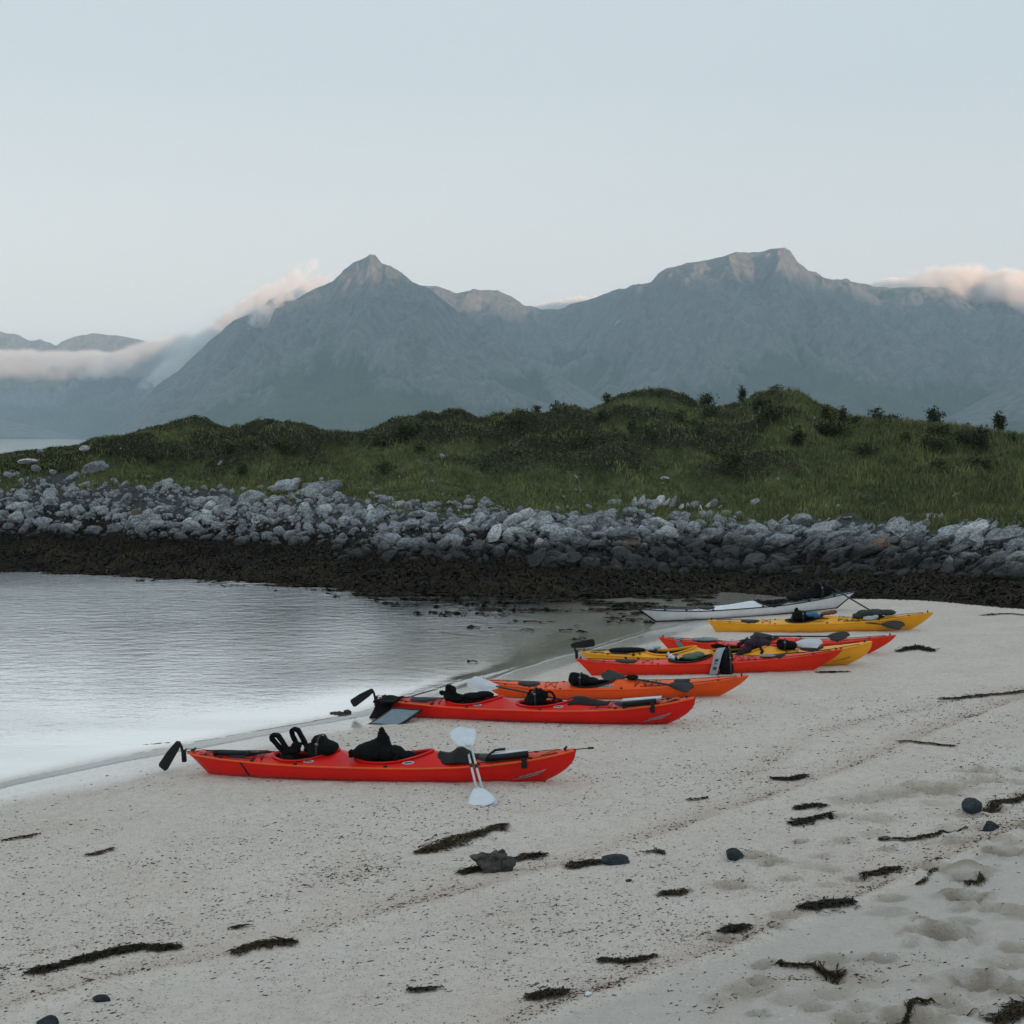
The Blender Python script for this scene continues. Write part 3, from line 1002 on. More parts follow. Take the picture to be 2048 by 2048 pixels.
NAMED = [  # u, v (foot), half width px, label, shape, material, rotation, scale
    (508, 1003, 30, 'largest pale boulder with a rounded left side at the grass edge', 0, 'rock', (0, -.3, .3), (1, .8, .75)),
    (271, 1037, 17, 'rust stained pale boulder low in the rock bank', 1, 'rockrust', (0, .1, 1.2), (1, .9, .95)),
    (412, 1030, 15, 'round whitish boulder among grey stones', 2, 'rockpale', (.2, 0, .5), (1, .9, .8)),
    (515, 1046, 13, 'small pointed white boulder with a flat lit face', 3, 'rockpale', (.4, .5, .2), (.9, .7, 1.1)),
    (757, 1040, 24, 'grey slab tilted on edge above the bank', 4, 'rock', (.2, -.55, .2), (1, .5, .42)),
    (803, 1013, 17, 'squat pale block in the grass, left of a pointed block', 5, 'rockpale', (0, 0, .4), (1, .8, .6)),
    (830, 1013, 13, 'pointed dark faced block in the grass beside a squat pale block', 6, 'rock', (0, .5, .8), (1, .8, .9)),
    (1128, 1082, 36, 'broad split boulder face in the middle of the bank', 7, 'rock', (.1, -.3, .2), (1.0, .7, .95)),
    (1198, 1076, 20, 'round topped boulder right of the split boulder face', 8, 'rock', (0, 0, .9), (1, .8, .95)),
    (1265, 1092, 20, 'brownish smooth boulder low against the dark weed', 9, 'rockrust', (0, .2, .2), (1, .8, .75)),
    (1320, 1058, 33, 'bright wedge shaped boulder under the ribbed outcrop', 10, 'rockpale', (.1, .25, .1), (1, .7, .7)),
    (1470, 1096, 30, 'steep rounded boulder standing above the weed line', 11, 'rock', (0, -.2, .5), (.95, .8, 1.05)),
    (1443, 1042, 12, 'single round boulder on the grass lip', 12, 'rock', (0, 0, .5), (1, .9, .95)),
    (1605, 1050, 24, 'grey dome boulder on the right part of the bank', 13, 'rock', (.2, 0, 1.5), (1, .9, .9)),
    (1765, 1098, 28, 'big brown grey boulder low on the right of the bank', 2, 'rockrust', (.2, .1, 2.5), (1, .9, .9)),
    (1712, 1112, 20, 'dim round boulder left of the big brown grey boulder', 5, 'rock', (.2, .1, .5), (1, .9, .9)),
    (1862, 1040, 26, 'pale hump of rock highest on the right bank', 8, 'rock', (.1, -.1, .2), (1, .8, .75)),
    (620, 990, 34, 'slanting blue grey outcrop face inside the grass', 9, 'rock', (.3, -.3, .2), (1, .6, .62)),
    (660, 985, 30, 'jagged upper outcrop behind the slanting blue grey face', 3, 'rock', (.1, -.4, .9), (1, .6, .7)),
    (190, 945, 26, 'grey outcrop on the left slope under the heather', 1, 'rock', (0, -.3, .4), (1, .7, .75)),
    (60, 925, 22, 'flat pale outcrop at the left tip of the headland', 12, 'rockpale', (0, 0, .4), (1, .7, .45)),
    (172, 900, 12, 'white rock on the skyline at the left end of the headland', 6, 'rockpale', (0, .3, .4), (1, .7, .8)),
    (1330, 963, 10, 'small pale stone lying high in the grass', 4, 'rockpale', (0, 0, .4), (1, .7, .6)),
]
for (u, v, hw, lab, k, mt, rot, sc) in NAMED:
    p = head_px(u, v)
    put_rock(ROCKS[k], p, hw * 1.12 * p[1] / F, rot, lab, 'boulders of the far shore', m=M[mt], sc=sc)

# ribbed outcrop: upright slabs standing side by side
for k, u in enumerate(np.r_[np.linspace(1268, 1345, 7), np.linspace(1362, 1440, 7)]):
    v = 1014 - 3 * math.sin(k * 1.7) + (4 if k > 6 else 0)
    p = head_px(u, v)
    h = (15 if k < 7 else 11) + 3 * math.sin(k * 2.3)
    sz = h * p[1] / F * 1.15
    put_rock(SLABS[k % 10], p, sz, (R(8), R(-62 + 9 * math.sin(k * 3)), R(20)),
             'upright pale rib of the weathered outcrop at the grass edge', 'ribs of the weathered outcrop', 'rock_rib', .15, M['rockpale'] if k % 3 else M['rock'], (1, 1.0, .9))

# bedrock showing through the loose stones
CRAGS = [mesh('outcrop', (lambda v: v * (1 + .10 * np.abs(perlin3(v * np.array([6, 3, 3]))))[:, None])(rock_geo(700 + k, 4, .8, 18, .30)), ICO[4][1], M['rock'], False) for k in range(6)]
gq = np.random.default_rng(91)
for k, (u, s_) in enumerate(((960, 6.6), (1040, 7.6), (1105, 6.4), (1180, 7.4), (1240, 6.3), (1330, 6.9), (1400, 6.2), (1505, 7.2), (1560, 6.2), (1650, 7.4), (1725, 6.4), (1800, 7.6), (1880, 6.6), (1950, 7.8), (2020, 6.8), (575, 10.6), (640, 11.2), (330, 9.6))):
    p = head_at(u, s_)
    put_rock(CRAGS[k % 6], p, gq.uniform(.36, .68), (gq.uniform(-.2, .3), R(-20) + gq.normal() * .2, gq.uniform(-.6, .6)),
             ('craggy bedrock outcrop in the ' + ('right part' if u > 1450 else 'middle part') + ' of the rock bank') if u > 700 else 'craggy bedrock outcrop in the grass above the left of the rock bank', 'bedrock outcrops', 'outcrop', .15, M['rockpale'] if k % 4 == 1 else None, (1.25, .8, .85))
cand = []
gr = np.random.default_rng(21)
while len(cand) < 6100:
    u = gr.uniform(-230, 2470)
    sb, st = 4.6, float(s_rt(np.array(u)))
    lo = -2.1 if u > 640 else -1.2
    s = gr.uniform(sb + lo, st + .3 + 2.4 * float(fbm(np.array([u * .016]), np.array([3.3]), 3)[0]))
    if gr.uniform() < .05: s = st + gr.exponential(3.0)
    clump = fbm(np.array([u * .012]), np.array([s * .5]), 3)[0]
    if gr.uniform() > .75 + clump:
        continue
    big = gr.uniform() ** 5.0
    size = gr.uniform(.055, .12) + .30 * big
    if 900 < u < 1560: size *= 1.12
    if s > st - 1.2: size *= .75
    cand.append((size, u, s))
cand.sort(reverse=True)
right_rot = lambda g: (g.uniform(-.3, .5), R(-32) + g.normal() * .38, g.uniform(-.4, .5))
for k, (size, u, s) in enumerate(cand[:262]):
    p = head_at(u, s)
    if u > 1560 or (900 < u < 1150 and k % 2):
        put_rock(SLABS[k % 10], p, size * 1.35, right_rot(gr), ('pale' if k % 7 == 0 else 'grey') + ' slanting layered slab in the ' + ('right part' if u > 1560 else 'middle part') + ' of the rock bank', 'slanting slabs of the rock bank', 'boulder', .2, M['rockpale'] if k % 7 == 0 else None)
    else:
        lab = ('whitish' if k % 6 == 0 else 'grey') + (' large' if k < 60 else ' smaller') + ' boulder in the ' + ('left third' if u < 683 else 'middle') + (', high in the rock bank' if s > sb + 2.6 else ', low in the rock bank')
        put_rock(ROCKS[k % 14], p, size, (gr.uniform(-.6, .6), gr.uniform(-.6, .6), gr.uniform(0, 6.28)), lab, 'grey boulders of the rock bank', 'boulder', .2, M['rockpale'] if k % 6 == 0 else None)
Vs, Fs_, off = [], [], 0
base = [rock_geo(200 + k, 2, .75, 8, .12) for k in range(10)]
base1 = [rock_geo(230 + k, 1, .75, 5, .12) for k in range(10)]
small = cand[262:]
us_ = np.array([c_[1] for c_ in small]); ss_ = np.array([c_[2] for c_ in small])
yy = toe_y(us_) + ss_; xx = (us_ - 1024) / F * yy
zz = headland(xx, yy)[0]
for k, (size, u, s) in enumerate(small):
    tiny = size < .13
    V = base1[k % 10] if tiny else base[k % 10]
    if u > 1560:
        rot = np.array(Euler(right_rot(gr)).to_matrix()); sc = np.array([1.25, .85, .66])
    else:
        rot = np.array(Euler((gr.uniform(-1, 1), gr.uniform(-1, 1), gr.uniform(0, 6))).to_matrix()); sc = np.array([1, 1, 1])
    Vs.append((V * sc) @ rot.T * size + np.array([xx[k], yy[k], zz[k] + size * .22]))
    Fs_.append(ICO[1 if tiny else 2][1] + off); off += len(V)
o = obj('shore_stones', mesh('shore_stones', np.concatenate(Vs), np.concatenate(Fs_), M['rock'], False), label='countless smaller grey stones filling the rock bank', kind='stuff')


# ------------------------------------------------------------------ scattered leaves, blades and ribbons (one mesh each)
def blades(P, h, w, lean, col, seed, up=None):
    """one bent two-piece blade per point"""
    g = np.random.default_rng(seed)
    n = len(P)
    a = g.uniform(0, 2 * np.pi, n)
    side = np.stack([np.cos(a), np.sin(a), np.zeros(n)], 1) * w[:, None]
    b = g.uniform(0, 2 * np.pi, n)
    ln = np.stack([np.cos(b), np.sin(b), np.zeros(n)], 1) * (lean * h)[:, None]
    zz = np.zeros((n, 3)); zz[:, 2] = h
    v0, v1 = P - side, P + side
    v2, v3 = P + zz * .55 + ln * .35 - side * .7, P + zz * .55 + ln * .35 + side * .7
    v4 = P + zz + ln
    V = np.stack([v0, v1, v2, v3, v4], 1).reshape(-1, 3)
    i = np.arange(n)[:, None] * 5
    F3 = np.concatenate([i + np.array([[0, 1, 3]]), i + np.array([[0, 3, 2]]), i + np.array([[2, 3, 4]])])
    C = np.repeat(col, 5, 0)
    return V, F3, C


def leaves(P, s, col, seed, flat=.6):
    g = np.random.default_rng(seed)
    n = len(P)
    nrm = g.normal(size=(n, 3)); nrm[:, 2] = np.abs(nrm[:, 2]) + flat
    nrm /= np.linalg.norm(nrm, axis=1)[:, None]
    t = np.cross(nrm, g.normal(size=(n, 3))); t /= np.linalg.norm(t, axis=1)[:, None] + 1e-9
    b = np.cross(nrm, t)
    s = s[:, None]
    V = np.stack([P - t * s, P + b * s * .5, P + t * s, P - b * s * .5], 1).reshape(-1, 3)
    F4 = np.arange(n)[:, None] * 4 + np.array([[0, 1, 2, 3]])
    return V, F4, np.repeat(col, 4, 0)


M['plants'] = attrmat('grass_and_leaves', .75, 1.2, .3, .25)
M['weed'] = attrmat('brown_weed', .75, 3.0, .3, .15)


def sample_head(n, seed, s_lo, s_hi, ulo=-260, uhi=2490):
    n = int(n * 1.12)
    g = np.random.default_rng(seed)
    u = g.uniform(ulo, uhi, n)
    dt = toe_y(u)
    a = s_lo(u) if callable(s_lo) else s_lo
    b_ = s_hi(u) if callable(s_hi) else s_hi
    s = a + (b_ - a) * g.uniform(0, 1, n)
    y = dt + s; x = (u - 1024) / F * y
    z = headland(x, y)[0]
    return np.stack([x, y, z], 1), u, s


# grass
P, u, s = sample_head(185000, 31, lambda u: s_rt(u) - 2.2, lambda u: s_ridge(u) + 2.0)
g = np.random.default_rng(32)
pt = fbm(P[:, 0] * .18, P[:, 1] * .22, 4)
hf = heather_cover(P[:, 0], P[:, 1], u, s)
keep = g.uniform(size=len(P)) > hf * .8
edge = s - s_rt(u) + .5 + 3.4 * fbm(P[:, 0] * .35, P[:, 1] * .35 + 30, 4)
keep &= edge > .2
P, u, s, pt = P[keep], u[keep], s[keep], pt[keep]
n = len(P)
tone = np.clip(.5 + .9 * fbm(P[:, 0] * .3 + 60, P[:, 1] * .5, 3), 0, 1)[:, None]
c1 = np.array([.048, .070, .026]); c2 = np.array([.225, .245, .095])
col = (c1 + (c2 - c1) * tone) * g.uniform(.55, 1.45, (n, 1))
straw = g.uniform(size=n) < .10 + .16 * sstep(1500, 1900, u)
col[straw] = np.array([.15, .135, .06]) * g.uniform(.6, 1.2, (straw.sum(), 1))
h = g.uniform(.10, .30, n) * (.7 + .7 * sstep(1300, 1900, u)) * (.6 + .8 * tone[:, 0])
V, F3, C = blades(P, h, g.uniform(.012, .03, n), g.uniform(.1, .7, n), col, 33)
obj('grass', mesh('grass', V, F3, M['plants'], False, C), kind='stuff', label='green and straw coloured grass of the headland')
# heather and crowberry on the hummocks
P, u, s = sample_head(240000, 41, lambda u: s_rt(u) + 1.0, lambda u: s_ridge(u) + 2.5)
g = np.random.default_rng(42)
pt = fbm(P[:, 0] * .18, P[:, 1] * .22, 4)
hf = heather_cover(P[:, 0], P[:, 1], u, s)
keep = g.uniform(size=len(P)) < hf
P, u, s = P[keep], u[keep], s[keep]
n = len(P)
P[:, 2] += g.uniform(-.02, .16, n) * (.5 + fbm(P[:, 0] * 1.3, P[:, 1] * 1.3, 2))
tone = g.uniform(0, 1, (n, 1))
cl2 = np.clip(.5 + 1.0 * fbm(P[:, 0] * .55, P[:, 1] * .7 + 90, 4), 0, 1)[:, None]
hm = sstep(.25, .9, hummocks(P[:, 0], P[:, 1] + .5))[:, None]
col = np.array([.013, .015, .008]) + (.25 * tone + .45 * cl2 * tone + .5 * hm * tone) * np.array([.120, .138, .050])
lt = g.uniform(size=n) < .05 + .10 * cl2[:, 0] ** 2
col[lt] = np.array([.15, .16, .065]) * g.uniform(.6, 1.2, (lt.sum(), 1))
V, F4, C = leaves(P, g.uniform(.025, .075, n), col, 43)
obj('heather', mesh('heather', V, F4, M['plants'], False, C), kind='stuff', label='dark heather covering the hummocks of the headland')
# pale flower heads and seed heads in the meadow on the right
P, u, s = sample_head(5200, 45, lambda u: s_rt(u) + 1.0, lambda u: s_ridge(u), 700, 2200)
g = np.random.default_rng(46)
keep = fbm(P[:, 0] * .3, P[:, 1] * .4 + 50, 3) > .05
P = P[keep]; n = len(P)
P[:, 2] += g.uniform(.15, .35, n)
col = np.where(g.uniform(size=(n, 1)) < .5, np.array([[.22, .20, .07]]), np.array([[.24, .23, .21]])) * g.uniform(.5, 1.2, (n, 1))
V, F4, C = leaves(P, g.uniform(.02, .05, n), col, 47)
obj('meadow_flowers', mesh('meadow_flowers', V, F4, M['plants'], False, C), kind='stuff', label='specks of pale flowers and seed heads in the grass')


def ribbons(P, L, w, dirs, col, seed, lift=.06, seg=4, hfun=None, wob=.6):
    g = np.random.default_rng(seed)
    n = len(P)
    ang = np.arctan2(dirs[:, 1], dirs[:, 0])
    rows = []
    q = P.copy()
    curl = g.normal(0, wob, n)
    for k in range(seg + 1):
        f = k / seg
        a = ang + curl * f
        d = np.stack([np.cos(a), np.sin(a), np.zeros(n)], 1)
        if k:
            q = q + d * (L / seg)[:, None]
        pz = q.copy()
        if hfun is not None:
            pz[:, 2] = hfun(q[:, 0], q[:, 1]) + lift * np.sin(math.pi * min(1, f + .15)) * g.uniform(.2, 1.2, n) + .012
        else:
            pz[:, 2] = q[:, 2] + lift * np.sin(math.pi * f) * g.uniform(.0, 1.2, n)
        sd = np.stack([-np.sin(a), np.cos(a), g.normal(0, .5, n)], 1) * (w * (1.0 - .55 * f) * g.uniform(.7, 1.2, n))[:, None]
        rows += [pz - sd, pz + sd]
    V = np.stack(rows, 1).reshape(-1, 3)
    m_ = 2 * (seg + 1)
    i = np.arange(n)[:, None] * m_
    Fq = np.concatenate([i + np.array([[2 * k, 2 * k + 1, 2 * k + 3, 2 * k + 2]]) for k in range(seg)])
    return V, Fq, np.repeat(col, m_, 0)


# bladder wrack hanging over the foot of the bank
P, u, s = sample_head(50000, 51, .0, 6.4, -260, 2490)
g = np.random.default_rng(52)
keep = g.uniform(size=len(P)) < 1 - .75 * sstep(3.4, 6.0, s + 2.2 * fbm(P[:, 0] * .45, P[:, 1] * .5, 4))
P, u, s = P[keep], u[keep], s[keep]; n = len(P)
tone = np.clip(.5 + fbm(P[:, 0] * .5, P[:, 1] * 1.2, 4), 0, 1)[:, None] * (1 - .65 * sstep(2.2, 4.4, s))[:, None]
col = np.array([.009, .007, .005]) + tone ** 1.5 * np.array([.036, .027, .011]) * g.uniform(.3, 1.5, (n, 1))
hd = lambda x, y: headland(x, y)[0]
lowk = 1 + .6 * sstep(2.6, 1.2, s)
V, F4, C = ribbons(P, g.uniform(.25, .65, n) * lowk, g.uniform(.010, .028, n) * lowk, np.stack([g.normal(0, .9, n), -np.ones(n)], 1), col, 53, .09, 4, hd)
obj('seaweed_carpet', mesh('seaweed_carpet', V, F4, M['weed'], False, C), kind='stuff', label='brown bladder wrack carpeting the foot of the rock bank')
# weed floating just off the wrack and in the shallows
g = np.random.default_rng(61)
u = g.uniform(-100, 1420, 60000)
off = g.exponential(1.0, len(u)) * (.35 + 1.5 * sstep(560, 1000, u))
y = toe_y(u) - off; x = (u - 1024) / F * y
msk = (fbm(x * .45, y * 1.5, 3) + .55 * np.exp(-off / .35) - .03) > .14
msk &= curve_dist(x, y, SHORE) < -.25
x, y, off = x[msk][:9000], y[msk][:9000], off[msk][:9000]; n = len(x)
P = np.stack([x, y, g.uniform(.006, .03, n)], 1)
col = np.array([.012, .010, .006]) + g.uniform(0, 1, (n, 1)) * np.array([.022, .016, .008])
V, F4, C = ribbons(P, g.uniform(.15, .5, n), g.uniform(.02, .06, n), np.stack([np.ones(n), g.normal(0, .25, n)], 1), col, 62, .02, 3)
obj('floating_seaweed', mesh('floating_seaweed', V, F4, M['weed'], False, C), kind='stuff', label='dark weed afloat in the shallow water below the bank')

# ------------------------------------------------------------------ bushes on the skyline and the slope
M['bark'] = simple('birch_bark', (.10, .085, .07), .8, .3, 20)


def bush(name, u, vtop, vbase, wpx, label, seed, c1=(.018, .030, .010), c2=(.070, .085, .028), dens=1.0, lump=5):
    g = np.random.default_rng(seed)
    dt = float(toe_y(np.array([u]))[0])
    vr = float(np.interp(u, _us, _rs))
    if vbase <= vr + 8:
        p = head_at(u, float(s_ridge(np.array(u))) - .3)
    else:
        p = head_px(u, vbase)
    k = p[1] / F
    h = 1.18 * max(.45, (p[2] - zrow(vtop, p[1])) * -1); w = 1.35 * wpx * k / 2
    root = bpy.data.objects.new(name, None); COL.objects.link(root)
    root.location = p
    tag(root, label, 'bush', 'bushes on the headland')
    parts = []
    tips = []
    for j in range(lump):
        a = g.uniform(0, 6.28); r = w * math.sqrt(g.uniform(0, 1)) * .75
        hz_ = h * (1 - .45 * (r / w) ** 2) * g.uniform(.72, 1.0)
        if j == 0: r, hz_ = w * .1, h
        tip = np.array([r * math.cos(a), r * math.sin(a) * .9, hz_ * .86])
        mid = tip * np.array([.4, .4, .5]) + g.normal(0, .03, 3)
        path = pch(np.linspace(0, 1, 6), [0, .5, 1], [0, 1, 2])
        Q = np.array([(1 - t) ** 2 * np.array([0, 0, -.15]) + 2 * t * (1 - t) * mid + t * t * tip for t in np.linspace(0, 1, 6)])
        parts.append(tube(Q, np.linspace(.028, .008, 6) * (.6 + h * .5), 5))
        tips.append((tip, Q))
    V, Fs = join(parts)
    obj('stem', mesh('stem', V, Fs, M['bark']), root)
    n = int(560 * dens * max(.6, h * w * 1.6))
    LP = []
    for j in range(n):
        tip, Q = tips[g.integers(len(tips))]
        t = g.uniform(.25, 1.0) ** .7
        q = Q[min(5, int(t * 5.99))]
        LP.append(q + g.normal(0, 1, 3) * np.array([w * .30, w * .28, h * .11]) * (1.15 - .5 * t) + np.array([0, 0, .02]))
    LP = np.array(LP)
    LP[:, 2] = np.clip(LP[:, 2], .02, h * 1.03)
    tone = np.clip(g.normal(.42, .3, n), 0, 1)[:, None] * np.clip(.5 + .8 * LP[:, 2:3] / h, 0, 1.1)
    tone = np.clip(g.uniform(0, 1, n), 0, 1)[:, None]
    col = np.array(c1) + tone * (np.array(c2) - np.array(c1))
    V, F4, C = leaves(LP, g.uniform(.035, .075, n) * (1.1 if h > .6 else .9), col, seed + 1, .1)
    obj('crown', mesh('crown', V, F4, M['plants'], False, C), root)
    return root


BUSH = [
    ('bush', 1117, 806, 834, 26, 'upright bush on the skyline left of the big heather dome', {}),
    ('bush', 1074, 820, 836, 20, 'low bush on the skyline, leftmost of the bushes before the domes', {}),
    ('bush', 1413, 790, 822, 44, 'wide leafy bush in the dip right of the big heather dome', {'lump': 8}),
    ('bush', 1482, 776, 818, 22, 'tall narrow bush at the left foot of the second heather dome', {}),
    ('bush', 1464, 893, 952, 48, 'lone light green bush halfway down the grassy slope', {'lump': 8, 'c1': (.014, .022, .009), 'c2': (.12, .14, .055)}),
    ('bush', 1655, 814, 848, 32, 'ragged bush just right of the second heather dome', {}),
    ('bush', 1684, 817, 852, 26, 'thin bush with a pointed top beside the ragged bush', {}),
    ('bush', 1664, 842, 874, 60, 'broad pale bush on the slope under the ragged bush', {'lump': 9, 'c2': (.09, .105, .04)}),
    ('bush', 1538, 812, 842, 50, 'spreading bush in front of the second heather dome', {'lump': 8, 'c2': (.085, .10, .04)}),
    ('bush', 1749, 818, 847, 28, 'sparse bush at the left end of the low dark thicket', {'dens': .8}),
    ('bush', 1784, 832, 852, 56, 'low dark rounded thicket on the skyline', {'lump': 9, 'c2': (.04, .05, .02)}),
    ('bush', 1868, 820, 858, 34, 'dark wind bent bush alone on the right skyline', {'lump': 6, 'c2': (.04, .055, .02), 'dens': 1.4}),
    ('bush', 1996, 831, 873, 26, 'slim dark bush like a column on the right skyline', {'lump': 5, 'c2': (.04, .055, .02), 'dens': 1.6}),
    ('bush', 1930, 850, 866, 26, 'small bush between the wind bent and the slim dark bush', {}),
    ('bush', 1962, 858, 906, 44, 'dark bush on the slope below the right skyline', {'lump': 7, 'c2': (.045, .055, .022)}),
    ('bush', 1590, 858, 892, 40, 'dim bush in the hollow under the second heather dome', {'lump': 6, 'c2': (.05, .06, .025)}),
    ('bush', 1300, 862, 886, 36, 'pale sprig bush in the dip before the big heather dome', {'lump': 5, 'c2': (.10, .12, .05)}),
    ('bush', 1265, 840, 868, 28, 'grey green bush on the face of the big heather dome', {'lump': 5, 'c2': (.10, .12, .06)}),
    ('bush', 808, 848, 890, 22, 'dark upright bush standing before the middle ridge', {'c2': (.04, .055, .02)}),
    ('bush', 452, 884, 910, 28, 'yellow green plant on the slope right of the left knoll', {'c2': (.13, .14, .05)}),
    ('bush', 302, 908, 934, 22, 'yellow green plant left of the left knoll', {'c2': (.11, .12, .05)}),
]
for k, (nm, u, vt, vb, w, lab, kw) in enumerate(BUSH):
    bush(nm, u, vt, vb, w, lab, 300 + k * 7, **kw)
gb = np.random.default_rng(333)
for k in range(34):
    u = gb.uniform(1000, 2030) if k < 26 else gb.uniform(380, 1000)
    vr = float(np.interp(u, _us, _rs))
    vb = vr + 6 + 92 * gb.uniform() ** 1.7
    hh_ = gb.uniform(14, 26)
    lt_ = gb.uniform() < .5
    bush('bush', u, vb - hh_, vb, gb.uniform(20, 46), '%s low bush on the %s slope of the headland' % ('light green' if lt_ else 'dark', 'right' if u > 1450 else ('middle' if u > 1000 else 'left')), 700 + k * 5,
         c1=(.022, .034, .012), c2=(.13, .15, .055) if lt_ else (.055, .07, .028), lump=int(gb.integers(4, 8)))

# ------------------------------------------------------------------ kayaks
M['webbing'] = simple('grey_webbing', (.03, .031, .033), .8, .2, 30)
def spline(x, pts):
    return pch(np.asarray(x, float), [p[0] for p in pts], [p[1] for p in pts])


class Kayak:
    """local frame: x from stern (0) to bow (L), y to the left of the bow, z up from the keel"""

    def __init__(s, sp):
        s.sp = sp
        s.L, s.B = sp['L'], sp['B']

    def xs(s, z): return s.sp['rs'] * np.clip(1 - z / s.sp['ts'], 0, 1) ** s.sp.get('ps', 1.0)
    def xb(s, z): return s.L - s.sp['rb'] * np.clip(1 - z / s.sp['tb'], 0, 1) ** s.sp.get('pb', 1.0)

    def half(s, t):
        p, q = s.sp.get('full', (.62, .72))
        t = np.clip(t, 0, 1)
        k = s.sp.get('wide', .5)
        f = np.where(t < k, np.sin(np.pi / 2 * np.clip(t / k, 0, 1)) ** p, np.sin(np.pi / 2 * np.clip((1 - t) / (1 - k), 0, 1)) ** q)
        return np.maximum(s.B / 2 * f, .011)

    def sheer(s, t): return spline(t, s.sp['sheer'])
    def keel(s, t): return spline(t, s.sp['keel'])

    def crown(s, t):
        c = spline(t, s.sp['crown'])
        for c0, w0, w1, h in s.sp.get('humps', ()):
            c = c + h * np.where(t < c0, np.exp(-((t - c0) / w0) ** 2), np.exp(-((t - c0) / w1) ** 2))
        return c

    def X(s, t, z):
        a, b = s.xs(z), s.xb(z)
        return a + (b - a) * t

    def hull(s, t, th):
        """th 0 at the keel, 1 at the gunwale; returns |y|, z"""
        n = s.sp.get('round', 2.6)
        a = th * np.pi / 2
        b, zk, zs = s.half(t), s.keel(t), s.sheer(t)
        y = b * np.sin(a) ** (2 / n)
        z = zs - (zs - zk) * np.cos(a) ** (2 / n)
        return s.X(t, z), y, z

    def deck(s, t, q):
        """q from -1 to 1 across the deck"""
        t = np.asarray(t, float); q = np.asarray(q, float)
        b = s.half(t)
        z = s.sheer(t) + s.crown(t) * (1 - np.abs(q) ** s.sp.get('dk', 1.7))
        return s.X(t, z), q * b, z

    def dpt(s, x, y):
        """deck height at a local point"""
        t = np.clip(x / s.L, 0, 1)
        for _ in range(4):
            q = np.clip(y / s.half(t), -1, 1)
            X, _, z = s.deck(t, q)
            t = np.clip(t + (x - X) / s.L, 0, 1)
        return float(z)


def patch_on(f, n, m):
    """grid mesh from a function of two parameters in 0..1"""
    a, b = np.meshgrid(np.linspace(0, 1, n), np.linspace(0, 1, m), indexing='ij')
    V = np.stack(f(a, b), -1).reshape(-1, 3)
    return V, [list(q) for q in grid_faces(n, m)]


